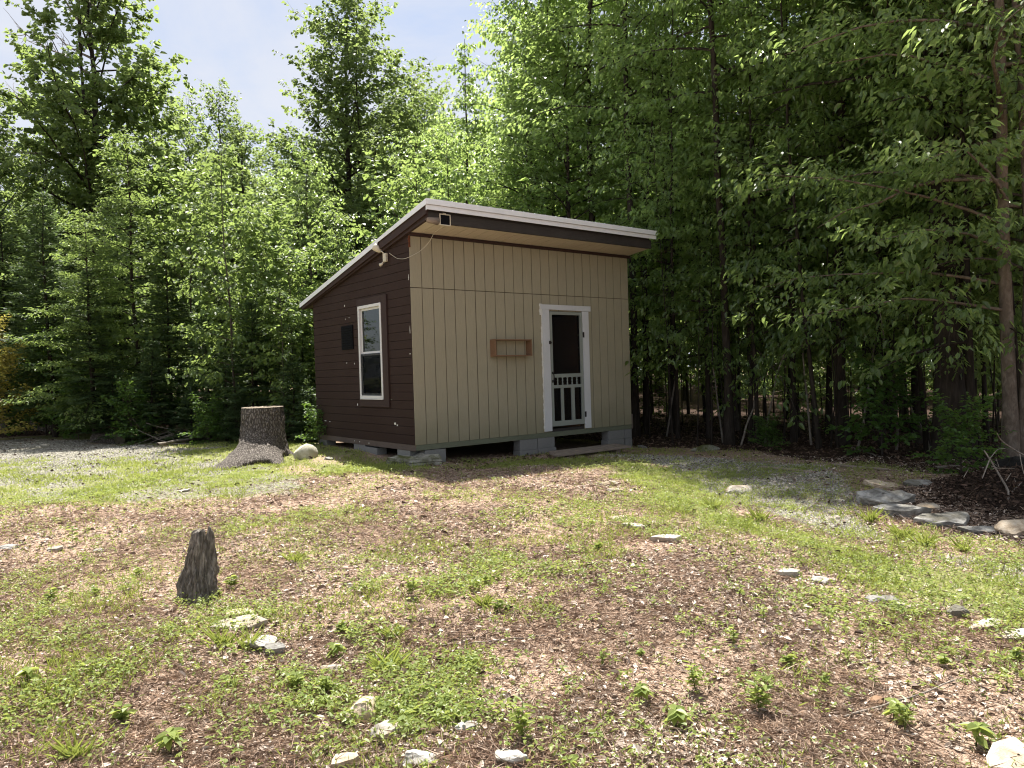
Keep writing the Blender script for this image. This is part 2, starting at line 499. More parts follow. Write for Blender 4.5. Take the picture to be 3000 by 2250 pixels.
    Q = np.concatenate([b + np.array([[0, 1, 4, 3]]), b + np.array([[1, 2, 5, 4]]), b + np.array([[2, 0, 3, 5]])], 0)
    wood.add(V, Q)
    # leaves
    cnt = np.maximum(4, (TL * dens * g.uniform(.7, 1.3, m)).astype(int))
    idx = np.repeat(np.arange(m), cnt)
    N = len(idx)
    u = g.uniform(.05, 1.02, N)
    sg = np.where(g.uniform(0, 1, N) < .5, -1, 1)
    D = TD[idx]
    S = np.cross(D, np.array([0, 0, 1.])); S = unit(S)
    P = TP[idx] + D * (TL[idx] * u)[:, None] - np.array([0, 0, 1.]) * (droop * .5 * TL[idx] * u ** 2)[:, None]
    P = P + S * (sg * g.uniform(0, .06, N))[:, None] + g.normal(0, .035, (N, 3))
    A = S * (sg * g.uniform(.5, 1.0, N))[:, None] + D * g.uniform(.2, .8, N)[:, None] - np.array([0, 0, 1.]) * (hang * g.uniform(.4, 1.4, N))[:, None] + g.normal(0, .22, (N, 3))
    Nn = np.array([0, 0, 1.]) + g.normal(0, flat, (N, 3))
    Lf = leaf[0] * np.clip(g.lognormal(-.08, .28, N), .4, 1.5); Wf = leaf[1] * (Lf / leaf[0]) * g.uniform(.8, 1.2, N)
    V, Q = leaf_quads(P, A, Nn, Lf, Wf)
    tv = np.clip(np.repeat(g.uniform(0, 1, m), cnt) * .45 + g.uniform(0, .55, N), 0, 1)
    me_l = mesh_np(name + '_crown', V, Q, leafmat, tint=np.repeat(tv, 6))
    WV, WQ, _ = wood.get()
    me_w = mesh_np(name + '_wood', WV, WQ, barkmat, smooth=True)
    return me_w, me_l, H


def fir_mesh(name, seed, H, r0, base, Rc, whorl, nper, leafmat, barkmat, tdens=15, spray=(.13, .04), droop=.25, top_up=25, sparse=0.0):
    g = np.random.default_rng(seed)
    wood = NP(); K = 10; t = np.linspace(0, 1, K)
    tr = np.stack([np.cumsum(g.normal(0, .004 * H, K)) * t, np.cumsum(g.normal(0, .004 * H, K)) * t, t * H], 1)
    tr2 = tr.copy(); tr2[0, 2] = -.15
    rad = np.maximum(r0 * (1 - t) ** .9 + r0 * .3 * np.exp(-t * H / .2), .004)
    V, Q = tube_np(tr2, rad, 8); wood.add(V, Q)
    P_, D_, L_ = [], [], []
    z = base * H; k = 0
    while z < H * .985:
        u = (z - base * H) / (H * (1 - base))
        Lr = Rc * (1 - u) ** .8 * (.55 + .45 * min(1, u * 5 + .3)) + .06
        for i in range(nper):
            if g.uniform() < sparse: continue
            az = 2 * math.pi * i / nper + k * .7 + g.normal(0, .2)
            L = Lr * g.uniform(.65, 1.15)
            el = R(-8 + (top_up + 30) * u ** 1.5 + g.normal(0, 6))
            d = np.array([math.cos(az) * math.cos(el), math.sin(az) * math.cos(el), math.sin(el)])
            n = 6; s = np.linspace(0, 1, n)
            p0 = np.array([np.interp(z, tr[:, 2], tr[:, q]) for q in range(3)])
            pts = p0 + d * (L * s)[:, None] + np.array([0, 0, 1.]) * (L * (-droop * s + droop * .9 * s ** 2.2))[:, None]
            V, Q = tube_np(pts, np.maximum((.004 + .006 * L) * (1 - s), .002), 4); wood.add(V, Q)
            nt_ = max(4, int(L * tdens))
            for j in range(nt_):
                sv = .15 + .85 * (j + g.uniform()) / nt_
                bp = np.array([np.interp(sv, s, pts[:, q]) for q in range(3)])
                for sg in (1, -1):
                    a2 = az + sg * g.uniform(.6, 1.0)
                    dd = np.array([math.cos(a2), math.sin(a2), g.normal(-.02, .12)])
                    P_.append(bp); D_.append(dd); L_.append(.36 * L * (1 - .75 * sv) * g.uniform(.7, 1.2) + .07)
            P_.append(pts[-2]); D_.append(pts[-1] - pts[-2]); L_.append(.12)
        z += whorl * g.uniform(.75, 1.25) * (1 - .35 * u); k += 1
    P_.append(np.array([*tr[-1][:2], H * .97])); D_.append(np.array([0, 0, 1.])); L_.append(.25)
    P_ = np.array(P_); D_ = unit(np.array(D_)); L_ = np.array(L_)
    cnt = np.maximum(1, np.ceil(L_ / (spray[0] * .62)).astype(int))
    idx = np.repeat(np.arange(len(P_)), cnt)
    start = np.concatenate([[0], np.cumsum(cnt)[:-1]])
    kk = np.arange(len(idx)) - np.repeat(start, cnt)
    N = len(idx)
    P = P_[idx] + D_[idx] * (kk * spray[0] * .6)[:, None] + g.normal(0, .006, (N, 3))
    A = D_[idx] + g.normal(0, .18, (N, 3))
    Nn = np.array([0, 0, 1.]) + g.normal(0, .35, (N, 3))
    V, Q = leaf_quads(P, A, Nn, spray[0] * g.uniform(.8, 1.25, N), spray[1] * g.uniform(.7, 1.3, N), .05, .08)
    tv = np.clip(.25 * g.uniform(0, 1, N) + .75 * (kk / np.repeat(np.maximum(cnt - 1, 1), cnt)), 0, 1)
    me_l = mesh_np(name + '_crown', V, Q, leafmat, tint=np.repeat(tv, 6))
    WV, WQ, _ = wood.get()
    return mesh_np(name + '_wood', WV, WQ, barkmat, smooth=True), me_l, H


def plant_tree(name, kit, xy, label, cat='tree', group=None, height=None, rz=None, sxy=None, tilt=(0, 0), dz=0.0):
    mw, ml, H = kit
    s = (height / H) if height else 1.0
    mg = 1.15 if height and height > 3 else .45
    xy = list(xy)
    if -mg < xy[1] < 3.7 + mg and 2.4 < xy[0] < 4.88 + mg: xy[0] = 4.88 + mg + .2 * math.sin(xy[1] * 9)
    e = empty(name, (xy[0], xy[1], gz(xy[0], xy[1]) - .02 + dz), label, cat, group, rng.uniform(0, 6.28) if rz is None else rz)
    k = sxy if sxy else s ** .75
    e.scale = (k, k, s)
    e.rotation_euler = (tilt[0], tilt[1], e.rotation_euler[2])
    link('trunk', mw, e); link('crown', ml, e)
    return e


cone = lambda u: (1 - u) ** .75 * .95 + .1
KIT = {}
KIT['beech_a'] = tree_mesh('beech_a', 1, 14, .085, .15, 3.0, 66, (4, 58), .30, 6.0, (.115, .060), 23, .85, M['beech_leaf'], M['bark_dark'], prof=lambda u: .72 * math.sin(math.pi * (.30 + .62 * u)) + .28, twl=.46)
KIT['beech_b'] = tree_mesh('beech_b', 2, 12, .068, .20, 2.6, 56, (6, 60), .34, 6.4, (.110, .058), 23, .9, M['beech_leaf'], M['bark_grey'], prof=lambda u: .72 * math.sin(math.pi * (.32 + .60 * u)) + .26, twl=.46)
KIT['beech_c'] = tree_mesh('beech_c', 3, 13, .062, .26, 2.2, 48, (8, 62), .30, 6.4, (.110, .058), 23, .8, M['beech_leaf'], M['bark_dark'], prof=lambda u: (math.sin(math.pi * (.25 + .72 * u)) ** .8))
KIT['maple_a'] = tree_mesh('maple_a', 4, 15, .12, .22, 3.4, 56, (15, 66), .0, 6.2, (.125, .110), 20, .4, M['maple_leaf'], M['bark_dark'], prof=lambda u: .75 * math.sin(math.pi * (.28 + .62 * u)) + .22, fork=2, spread=.4, flat=.6)
KIT['maple_b'] = tree_mesh('maple_b', 5, 13, .12, .2, 2.6, 48, (14, 66), .0, 6.6, (.120, .105), 21, .4, M['maple_leaf'], M['bark_dark'], prof=lambda u: .75 * math.sin(math.pi * (.28 + .64 * u)) + .2, spread=.4, flat=.6)
KIT['sap_a'] = tree_mesh('sap_a', 6, 5.5, .028, .14, 1.15, 34, (8, 50), .22, 9, (.095, .055), 34, .7, M['sap_leaf'], M['bark_grey'], prof=lambda u: .85 * (1 - u) ** .5 + .2)
KIT['sap_b'] = tree_mesh('sap_b', 8, 3.6, .020, .12, .95, 24, (10, 50), .3, 9, (.10, .065), 32, .7, M['sap_leaf'], M['bark_grey'], prof=lambda u: .9 * (1 - u) ** .4 + .2)
KIT['shade_sap'] = tree_mesh('shade_sap', 9, 5.5, .018, .33, 1.0, 20, (-5, 40), .25, 8, (.09, .052), 26, .6, M['beech_leaf'], M['bark_dark'], prof=lambda u: .8 * (1 - u) ** .4 + .25)
KIT['high_beech'] = tree_mesh('high_beech', 18, 17, .085, .40, 3.1, 52, (4, 58), .28, 6.0, (.115, .062), 22, .8, M['beech_leaf'], M['bark_dark'], prof=lambda u: .72 * math.sin(math.pi * (.26 + .64 * u)) + .26, twl=.46)
KIT['edge_beech'] = tree_mesh('edge_beech', 19, 9, .055, .17, 2.0, 46, (0, 52), .34, 7.5, (.105, .056), 23, .95, M['beech_leaf'], M['bark_dark'], prof=lambda u: .65 * math.sin(math.pi * (.34 + .58 * u)) + .32, twl=.46)
KIT['edge_beech_b'] = tree_mesh('edge_beech_b', 20, 8, .05, .20, 2.1, 42, (4, 56), .38, 7.5, (.10, .054), 23, 1.0, M['beech_leaf'], M['bark_grey'], prof=lambda u: .65 * math.sin(math.pi * (.30 + .60 * u)) + .32, twl=.48)
KIT['sap_c'] = tree_mesh('sap_c', 21, 5.0, .03, .16, 1.5, 34, (10, 60), .1, 8, (.115, .10), 24, .4, M['sap_leaf'], M['bark_grey'], prof=lambda u: .7 * math.sin(math.pi * (.3 + .6 * u)) + .28, spread=.4, flat=.5)
KIT['pole'] = tree_mesh('pole', 10, 11, .040, .30, 1.6, 36, (0, 50), .22, 6, (.10, .054), 17, .8, M['beech_leaf'], M['bark_dark'], prof=lambda u: (math.sin(math.pi * (.2 + .75 * u)) ** .8), wander=.02)
KIT['shrub'] = tree_mesh('shrub', 12, 1.3, .012, .05, .75, 26, (15, 65), .1, 12, (.085, .06), 34, .3, M['shrub_leaf'], M['bark_grey'], prof=lambda u: .9, fork=2, flat=.5)
KIT['gold'] = tree_mesh('gold', 13, 2.6, .02, .06, 1.35, 46, (15, 70), .0, 10, (.075, .055), 34, .2, M['gold_leaf'], M['bark_grey'], prof=lambda u: 1 - .35 * u, fork=2, flat=.6)
KIT['fir_a'] = fir_mesh('fir_a', 14, 8.5, .085, .12, 1.75, .30, 6, M['fir_leaf'], M['bark_dark'])
KIT['fir_b'] = fir_mesh('fir_b', 15, 4.6, .05, .10, 1.25, .24, 6, M['fir_leaf'], M['bark_dark'])
KIT['fir_c'] = fir_mesh('fir_c', 16, 2.0, .025, .05, .8, .17, 6, M['fir_leaf'], M['bark_dark'], tdens=17, spray=(.10, .034))
KIT['hemlock'] = tree_mesh('hemlock', 17, 7.0, .06, .14, 1.9, 60, (-2, 35), .22, 10, (.10, .042), 40, .35, M['sap_leaf'], M['bark_dark'], prof=lambda u: .95 * (1 - u) ** .7 + .12, flat=.3, spread=.12)

# ------------------------------------------------------------------ the wood
SKY = [(-400, 240), (0, 255), (60, 285), (140, 300), (230, 300), (340, 270), (420, 240), (490, 225), (560, 320), (600, 340), (700, 250), (860, 190), (930, 235), (1000, 240), (1050, 180), (1075, 60), (1120, -300), (1300, -700), (2800, -900)]


def sky_y(x):
    return float(np.interp(x, [p[0] for p in SKY], [p[1] for p in SKY]))


# the tall, open maple with dead limbs, behind the young trees on the left
g_ = np.random.default_rng(50)
kit_big = tree_mesh('open_maple', 51, 18.5, .21, .30, 4.5, 78, (12, 62), -.05, 4.8, (.165, .145), 32, .35, M['maple_leaf'], M['bark_dark'],
                    prof=lambda u: .98 * (1 - u) ** .38 + .12, fork=1, spread=.5, flat=.7, clump=3, twl=.40, fsp=.05, gap=(2.15, .95, .62))
p = spot(236, 32)
big = plant_tree('maple_tree', kit_big, p, 'tall open maple with bare dead limbs rising above the young trees', rz=.4)
big.scale = (1, 1, 1)
dl = NP()
for (z0, az, el, L) in [(12.9, 2.5, 38, 3.5), (14.4, 2.75, 50, 3.4), (11.6, 2.35, 14, 3.6), (15.6, 2.3, 52, 2.6), (10.0, 2.6, 4, 4.4), (13.6, 2.1, 30, 2.8)]:
    a0 = az - .4
    n = 8; s = np.linspace(0, 1, n)
    d = np.array([math.cos(a0) * math.cos(R(el)), math.sin(a0) * math.cos(R(el)), math.sin(R(el))])
    pts = np.array([0, 0, z0]) + d * (L * s)[:, None] + np.cumsum(g_.normal(0, .05 * L, (n, 3)), 0) * s[:, None] * .6
    V, Q = tube_np(pts, .055 * (1 - s * .85), 5); dl.add(V, Q)
    for q in range(12):
        sv = g_.uniform(.3, 1); bp = np.array([np.interp(sv, s, pts[:, k]) for k in range(3)])
        d2 = unit(d + g_.normal(0, .55, 3) + np.array([0, 0, .35])); l2 = g_.uniform(.5, 1.5)
        pp = bp + d2 * (l2 * np.linspace(0, 1, 5))[:, None] + np.cumsum(g_.normal(0, .03, (5, 3)), 0)
        V, Q = tube_np(pp, .018 * (1 - np.linspace(0, 1, 5) * .8), 4); dl.add(V, Q)
V, Q, _ = dl.get()
link('dead_limb', mesh_np('dead_limbs', V, Q, M['dead_wood'], smooth=True), big)

# the cone-shaped maple with twin tops behind the shed roof
kit_cone = tree_mesh('twin_maple', 52, 16, .16, .12, 3.9, 96, (8, 62), .05, 6.2, (.125, .108), 26, .45, M['maple_leaf'], M['bark_dark'],
                     prof=lambda u: .86 * (1 - u) ** .62 + .26, fork=1, fsp=.08, spread=.4, flat=.6)
p = spot(772, 27)
plant_tree('maple_tree', kit_cone, p, 'cone shaped bright maple with twin tops standing behind the shed roof', height=top_z(745, -8, 27) + .35, rz=1.1, sxy=1.0)
p = spot(1022, 21)
kit_thin = tree_mesh('thin_beech', 53, 11.5, .075, .18, 2.3, 46, (5, 62), .25, 7.5, (.11, .06), 42, 1.0, M['beech_leaf'], M['bark_dark'], prof=lambda u: .95 * (1 - u) ** .95 + .07)
plant_tree('beech_tree', kit_thin, p, 'slender beech whose thin drooping tip stands alone against the sky', height=top_z(985, 80, 21) + .35, rz=.3, sxy=1.0)

LEFT_TALL = [('maple_b', 18, 31, 236, 'leafy maple at the far end of the sunlit tree line'), ('maple_b', 128, 34, 300, 'maple crown below the lowest bare limb of the open maple'),
             ('maple_a', 352, 35, 262, 'maple crown just to the shed side of the open maple'), ('maple_b', 425, 36, 232, 'pale thin maple top at the edge of the open sky'),
             ('maple_b', 492, 34, 206, 'narrow maple with a pointed tip in the gap of open sky'), ('maple_b', 548, 33, 285, 'low maple at the foot of the gap of open sky'),
             ('maple_a', 640, 36, 330, 'shaded maple deep between the sky gap and the cone shaped maple'), ('maple_b', 884, 29, 176, 'maple with a pointed top beside the cone shaped maple'),
             ('beech_b', 936, 27, 232, 'drooping beech between the cone shaped maple and the thin tipped beech'), ('beech_c', 1062, 24, 190, 'beech with a thin tip at the edge of the tall leaf wall')]
for k, x, d, ty, lab in LEFT_TALL:
    plant_tree('maple_tree' if 'maple' in k else 'beech_tree', KIT[k], spot(x, d), lab, group='tall trees along the skyline', height=top_z(x, ty, d) + .35, sxy=.95)

# the leaf wall from behind the shed to the right-hand edge
WALL = [('beech_a', 1168, 21, -150, 'tall beech at the left end of the high leaf wall, its top out of view'),
        ('beech_a', 1245, 18.5, 60, 'beech spreading layered sprays just above the middle of the shed roof'),
        ('beech_b', 1330, 24, -380, 'tall beech rising behind the right half of the shed roof'),
        ('beech_c', 1462, 17.0, -420, 'beech with a long straight dark trunk showing right of the roof end'),
        ('beech_a', 1560, 22, -420, 'beech below the small bright gap of sky in the canopy'),
        ('beech_b', 1590, 17.6, 200, 'shorter beech with drooping yellow green tips right of the roof end'),
        ('beech_c', 1790, 16.6, -300, 'beech with dim layered sprays over the dark trunks'),
        ('beech_a', 1980, 16.5, -600, 'beech whose dark crown closes the upper right canopy'),
        ('beech_c', 2090, 14.0, -500, 'beech standing close behind the pale forked trunk'),
        ('beech_b', 2200, 18, -700, 'beech filling the canopy at the right edge of the wood'),
        ('beech_a', 2330, 14.5, -700, 'beech at the very edge of the view behind the pale forked trunk'),
        ('beech_c', 1400, 20.5, -250, 'beech crown hanging behind the right end of the roof')]
for k, x, d, ty, lab in WALL:
    H = min(18, top_z(x, ty, d) + .4)
    plant_tree('beech_tree', KIT[k], spot(x, d), lab, group='beeches of the leaf wall', height=H, sxy=1.05)

# big beeches along the right-hand wood edge, whose crowns shade the gravel path
for i, (wx, wy, H, lab) in enumerate([(6.4, 1.3, 17, 'tall beech at the corner of the wood nearest the end wall of the shed'), (6.2, -1.3, 16.5, 'tall beech at the wood edge opposite the gravel, nearer the shed'),
                                      (6.9, -3.2, 16, 'tall beech at the wood edge opposite the middle of the gravel'),
                                      (7.2, 3.4, 17, 'tall beech standing behind the end wall of the shed')]):
    plant_tree('beech_tree', KIT['high_beech'], (wx, wy), lab, group='beeches of the leaf wall', height=H, rz=i * 1.9, sxy=1.0)

# lower drooping beeches that screen the trunks of the wood edge
for i, (x, d, H, lab) in enumerate([(1450, 17.2, 8.5, 'drooping young beech next to the end wall of the shed'), (1532, 16.0, 9.5, 'drooping young beech two thirds hidden behind the one by the gravel'), (1622, 15.6, 8.8, 'drooping young beech with pale tips above the small dark bush'),
                                    (1715, 15.0, 9.6, 'drooping young beech over the middle of the dark trunks'), (1812, 14.9, 9.0, 'drooping young beech hanging over the leafy shaded bush'), (1905, 14.2, 9.8, 'drooping young beech left of the stout black trunk'),
                                    (1990, 14.6, 8.8, 'drooping young beech touching the stout black trunk'), (2100, 12.6, 9.4, 'drooping young beech between the stout black trunk and the pale forked one'), (2250, 12.4, 9.5, 'drooping young beech beyond the pale forked trunk'),
                                    (1395, 19.0, 9.5, 'drooping young beech rising behind the roof end')]):
    plant_tree('young_beech', KIT['edge_beech' if i % 2 else 'edge_beech_b'], spot(x, d), lab, 'tree', group='drooping young beeches on the wood edge', height=H, rz=i * 2.1, sxy=1.0)

# trees straight behind the shed
for k, x, d, ty, lab in [('beech_b', 690, 21, 330, 'leafy young beech over the low end of the shed roof'), ('maple_b', 830, 23, 300, 'yellow green maple behind the rising edge of the roof'),
                         ('beech_b', 905, 19.5, 300, 'beech close behind the high corner of the roof'), ('beech_c', 985, 18.5, 250, 'beech leaning over the front edge of the roof'),
                         ('beech_b', 1090, 18, 180, 'beech with pale sprays over the middle of the roof'), ('sap_a', 742, 18.2, 455, 'bright sapling peeping over the sloping roof edge'),
                         ('sap_c', 866, 17.6, 400, 'bright sapling crowded against the back of the shed'), ('maple_b', 660, 26, 300, 'maple filling the wood behind the low roof corner'),
                         ('beech_b', 1190, 26, 40, 'beech deep behind the roof middle'), ('maple_a', 960, 30, 215, 'maple far behind the high roof corner')]:
    nm = {'b': 'beech_tree', 'm': 'maple_tree', 's': 'sapling'}[k[0]]
    plant_tree(nm, KIT[k], spot(x, d), lab, 'tree' if nm != 'sapling' else 'sapling', group='trees behind the shed', height=top_z(x, ty, d) + .3)

# young growth along the left
YOUNG = [('hemlock', 306, 21.5, 300, 'tall feathery young tree with sunlit tiers below the open maple', 'young_tree'), ('hemlock', 205, 20.5, 470, 'feathery young tree left of the tallest tiered one', 'young_tree'),
         ('sap_c', 420, 21, 395, 'feathery young tree between the tallest tiered one and the slim bright sapling', 'young_tree'),
         ('sap_a', 512, 17.5, 330, 'slim bright sapling with a long bare stem left of the shed', 'sapling'), ('sap_c', 588, 18.6, 470, 'bright sapling beside the low roof corner', 'sapling'),
         ('sap_c', 640, 17.4, 560, 'leafy sapling reaching to the lower roof corner', 'sapling'), ('sap_b', 618, 16.4, 640, 'small light green sapling close to the brown wall', 'sapling'),
         ('fir_a', 120, 22.5, 420, 'dark tiered fir in the shade near the golden bush', 'fir_tree'), ('fir_a', 205, 20.2, 590, 'dark fir with level branches above the far stump', 'fir_tree'),
         ('fir_a', 20, 25, 450, 'dark fir behind the golden bush', 'fir_tree'), ('fir_a', 262, 23.5, 480, 'fir half hidden behind the dark fir above the far stump', 'fir_tree'),
         ('fir_a', 372, 20.3, 520, 'dark fir with bare lower stem above the brush pile', 'fir_tree'), ('fir_b', 330, 19.2, 740, 'low bushy fir above the cut log', 'fir_tree'),
         ('fir_b', 245, 19.8, 770, 'low fir between the far stump and the cut log', 'fir_tree'), ('fir_b', 455, 19.0, 690, 'low fir behind the brush pile', 'fir_tree'),
         ('fir_b', 548, 17.2, 660, 'bright fir right behind the big stump', 'fir_tree'), ('fir_b', 490, 18.2, 735, 'small fir left of the big stump', 'fir_tree'),
         ('fir_c', 635, 16.0, 790, 'knee high fir between the big stump and the brown wall', 'fir_tree'), ('fir_c', 668, 15.6, 850, 'tiny fir against the back corner of the brown wall', 'fir_tree'),
         ('fir_b', 655, 17.5, 700, 'fir at the back corner of the shed', 'fir_tree'), ('fir_a', 560, 20.5, 560, 'dark fir behind the slim bright sapling', 'fir_tree'), ('fir_a', 470, 22.5, 500, 'shadowy fir in the middle of the young growth', 'fir_tree'),
         ('fir_c', 520, 17.0, 855, 'knee high fir whose tip touches the big stump', 'fir_tree'), ('fir_c', 415, 18.6, 845, 'tiny fir at the end of the brush pile', 'fir_tree')]
for k, x, d, ty, lab, nm in YOUNG:
    plant_tree(nm, KIT[k], spot(x, d), lab, {'young_tree': 'tree', 'sapling': 'sapling', 'fir_tree': 'fir'}[nm], group='young growth left of the shed', height=top_z(x, ty, d) + .35)
for x, d, ty, lab in [(285, 19.0, 858, 'round leafy bush above the cut log'), (170, 21.0, 850, 'green bush beside the far stump'), (100, 24, 790, 'tall green bush next to the golden bush'), (60, 24.5, 850, 'low green bush under the golden bush'),
                      (450, 17.4, 885, 'leafy bush left of the big stump roots'), (690, 14.7, 905, 'bush at the foot of the brown wall corner'), (385, 19.6, 870, 'bush behind the brush pile'), (150, 23, 770, 'tall pale bush above the far stump')]:
    plant_tree('bush', KIT['shrub'], spot(x, d), lab, 'bush', group='bushes on the wood edge', height=top_z(x, ty, d) + .3)
plant_tree('golden_bush', KIT['gold'], spot(-8, 22.5), 'golden leaved bush at the far end of the gravel', 'bush', height=top_z(-8, 752, 22.5) + .4)

# crowded thin trunks in the shade right of the shed
g_ = np.random.default_rng(61)
xs = list(np.linspace(1385, 2240, 76))
for i, x in enumerate(xs):
    d = float(np.interp(x, [1385, 1700, 2240], [15.2, 14.2, 12.3])) + g_.uniform(0, 1) ** 1.5 * 9
    k = ['pole', 'shade_sap', 'shade_sap'][i % 3]
    h = {'pole': g_.uniform(9, 12.5), 'shade_sap': g_.uniform(4.5, 7), 'beech_c': g_.uniform(10, 13)}[k]
    plant_tree('thin_tree', KIT[k], spot(x + g_.normal(0, 10), d), 'thin dark trunked tree crowded in the shade right of the shed', 'tree', group='thin trunks in the shade right of the shed', height=h, sxy=1.0 if k != 'shade_sap' else .8,
               tilt=(g_.normal(0, .045), g_.normal(0, .045)))
for i, (x0_, d0, x1_, d1, zt) in enumerate([(1440, 16.5, 1490, 15.6, 2.6), (1560, 15.2, 1530, 16.2, 3.2), (1655, 15.0, 1700, 14.4, 1.9), (1750, 14.4, 1735, 15.5, 3.4), (1850, 14.0, 1890, 14.8, 2.4), (1935, 13.6, 1900, 13.9, 2.9), (2010, 13.4, 1935, 14.0, 1.7), (1600, 14.6, 1648, 15.3, 1.3)]):
    a_ = spot(x0_, d0); b_ = spot(x1_, d1); s = np.linspace(0, 1, 9)
    za, zb = gz(*a_), gz(*b_)
    pts = np.stack([a_[0] + (b_[0] - a_[0]) * s, a_[1] + (b_[1] - a_[1]) * s, za + (zb + zt - za) * s], 1) + np.cumsum(g_.normal(0, .02, (9, 3)), 0)
    V, Q = tube_np(pts - pts[0], .022 * (1 - .6 * s), 6)
    o = link('dead_pole', mesh_np('dead_pole', V, Q, M['dead_wood'], smooth=True), None, tuple(pts[0]))
    tag(o, 'thin dead pole leaning among the dark trunks right of the shed', 'dead tree', 'leaning dead poles in the shade')
p = spot(2056, 13.0)
kit_dark = tree_mesh('dark_trunk', 62, 15, .21, .33, 3.0, 46, (0, 50), .2, 6.5, (.105, .056), 22, .75, M['beech_leaf'], M['bark_dark'])
plant_tree('beech_tree', kit_dark, p, 'stout nearly black trunk in the shade left of the pale forked trunk', height=15, sxy=1.0)
for x, d, h, lab in [(2075, 11.2, .75, 'low dark bush under the stout black trunk'), (1660, 13.8, .45, 'small dark bush at the foot of the thin trunks'), (1905, 13.2, 1.3, 'leafy shaded bush among the thin trunks')]:
    plant_tree('bush', KIT['shrub'], spot(x, d), lab, 'bush', group='bushes on the wood edge', height=h)

# trees deep in the wood
g_ = np.random.default_rng(63)
for i in range(84):
    x = g_.uniform(-260, 2460)
    if x > 1450 and i % 3 == 0: x -= 900
    lo = float(np.interp(x, [-300, 650, 700, 1350, 1420, 2500], [24, 23, 21, 20, 18, 17])); hi = lo + 26
    d = lo + (hi - lo) * g_.uniform(0, 1) ** .8
    lim = top_z(x, sky_y(x), d) + .3
    h = min(lim, 16) * g_.uniform(.7, 1.0)
    k = g_.choice(['beech_a', 'beech_b', 'beech_c', 'maple_b', 'pole', 'maple_a'] if x > 650 else ['maple_b', 'maple_a', 'beech_b', 'fir_a', 'hemlock', 'maple_b'])
    kind = 'fir_tree' if k == 'fir_a' else 'forest_tree'
    where = ('left of the shed' if x < 650 else 'behind the shed' if x < 1390 else 'right of the shed')
    plant_tree(kind, KIT[k], spot(x, d), 'tree standing deep in the wood ' + where, 'tree', group='deep trees ' + where, height=h)
for i in range(46):       # low growth between the trunks
    x = g_.uniform(1380, 2350); d = g_.uniform(17, 33)
    plant_tree('understory_sapling', KIT['sap_b'] if i % 2 else KIT['sap_a'], spot(x, d), 'small sunlit sapling seen through the trunks right of the shed', 'sapling', group='saplings seen through the trunks', height=g_.uniform(1.6, 5))

# the pale forked tree at the right edge, its lowest limb reaching out over the gravel
p = hit(2186, 1012)
to_left = math.atan2(-RX[1], -RX[0])
kit_fork = tree_mesh('forked_tree', 64, 13, .092, .26, 3.2, 46, (-5, 50), .28, 7.0, (.092, .050), 24, .75, M['beech_leaf'], M['bark_pale'], wander=.013, lean=(-.012, .0),
                     extra_limbs=[((0, 0, 2.15), to_left + .15, R(12), 3.1, .05, .22), ((0, 0, 2.5), to_left - .25, R(16), 3.4, .05, .28), ((0, 0, 2.9), to_left + .5, R(14), 3.0, .05, .25),
                                  ((0, 0, 3.3), to_left + .05, R(22), 3.6, .05, .25), ((0, 0, 3.9), to_left - .5, R(20), 3.4, .05, .25), ((0, 0, 3.6), to_left + .8, R(20), 3.2, .05, .25)])
ft = plant_tree('forked_tree', kit_fork, p[:2], 'pale barked forked tree at the right edge beside the mulch heap', rz=0.0, height=13, sxy=1.0)
n = 12; s = np.linspace(0, 1, n)
off = np.array([RX[0], RX[1], 0])
pts = np.array([0, 0, .02]) + off * (.09 + .10 * s)[:, None] - np.array([_F[0], _F[1], 0]) * .04 + np.array([0, 0, 1.]) * (s * 9)[:, None] + off * (np.sin(s * 5) * .12)[:, None]
pts[0, 2] = -.15
V, Q = tube_np(pts, .075 * (1 - s * .8) + .03 * np.exp(-s * 30), 10)
link('trunk', mesh_np('second_stem', V, Q, M['bark_pale'], smooth=True), ft)

# far wood beyond the trees one can tell apart: one leafy mass
g_ = np.random.default_rng(66)
N = 120000
xx = g_.uniform(-420, 2640, N); dd = g_.uniform(44, 62, N)
xy = np.stack([_F[0] * 0 + CAM[0] + 0 * xx, CAM[1] + 0 * xx], 1)
dirs = np.array([(lambda v: v[:2] / np.linalg.norm(v[:2]))(ray(a, 940)) for a in np.linspace(-420, 2640, 200)])
dx = np.stack([np.interp(xx, np.linspace(-420, 2640, 200), dirs[:, k]) for k in (0, 1)], 1)
xy = CAM[:2] + dx * dd[:, None]
hor = 804.0
lim = np.array([top_z(a, sky_y(a) + 25, 1.0) for a in np.linspace(-420, 2640, 120)]) - CAM[2]
H_ = np.minimum(np.interp(xx, np.linspace(-420, 2640, 120), lim) * dd, 15) * (.55 + .45 * vnoise(xx, dd * 20, 60, 5))
zz = ground_z(xy[:, 0], xy[:, 1]) + H_ * g_.uniform(0, 1, N) ** .8
P = np.stack([xy[:, 0], xy[:, 1], zz], 1)
V, Q = leaf_quads(P, g_.normal(0, 1, (N, 3)), np.array([0, 0, 1.]) + g_.normal(0, .6, (N, 3)), .42 * g_.uniform(.6, 1.3, N), .26)
fw = link('far_woods', mesh_np('far_woods', V, Q, M['maple_leaf'], tint=np.repeat(g_.uniform(0, 1, N), 6)))
tag(fw, 'leafy mass of the far wood showing between the nearer trees', 'woods', kind='stuff')

# ------------------------------------------------------------------ ground sheet
def axis(c, half, fine, far):
    a = [0.0]; st = fine
    while a[-1] < half: a.append(a[-1] + st)
    while a[-1] < far: st *= 1.16; a.append(a[-1] + st)
    a = np.array(a)
    return np.concatenate([-a[::-1][:-1], a]) + c


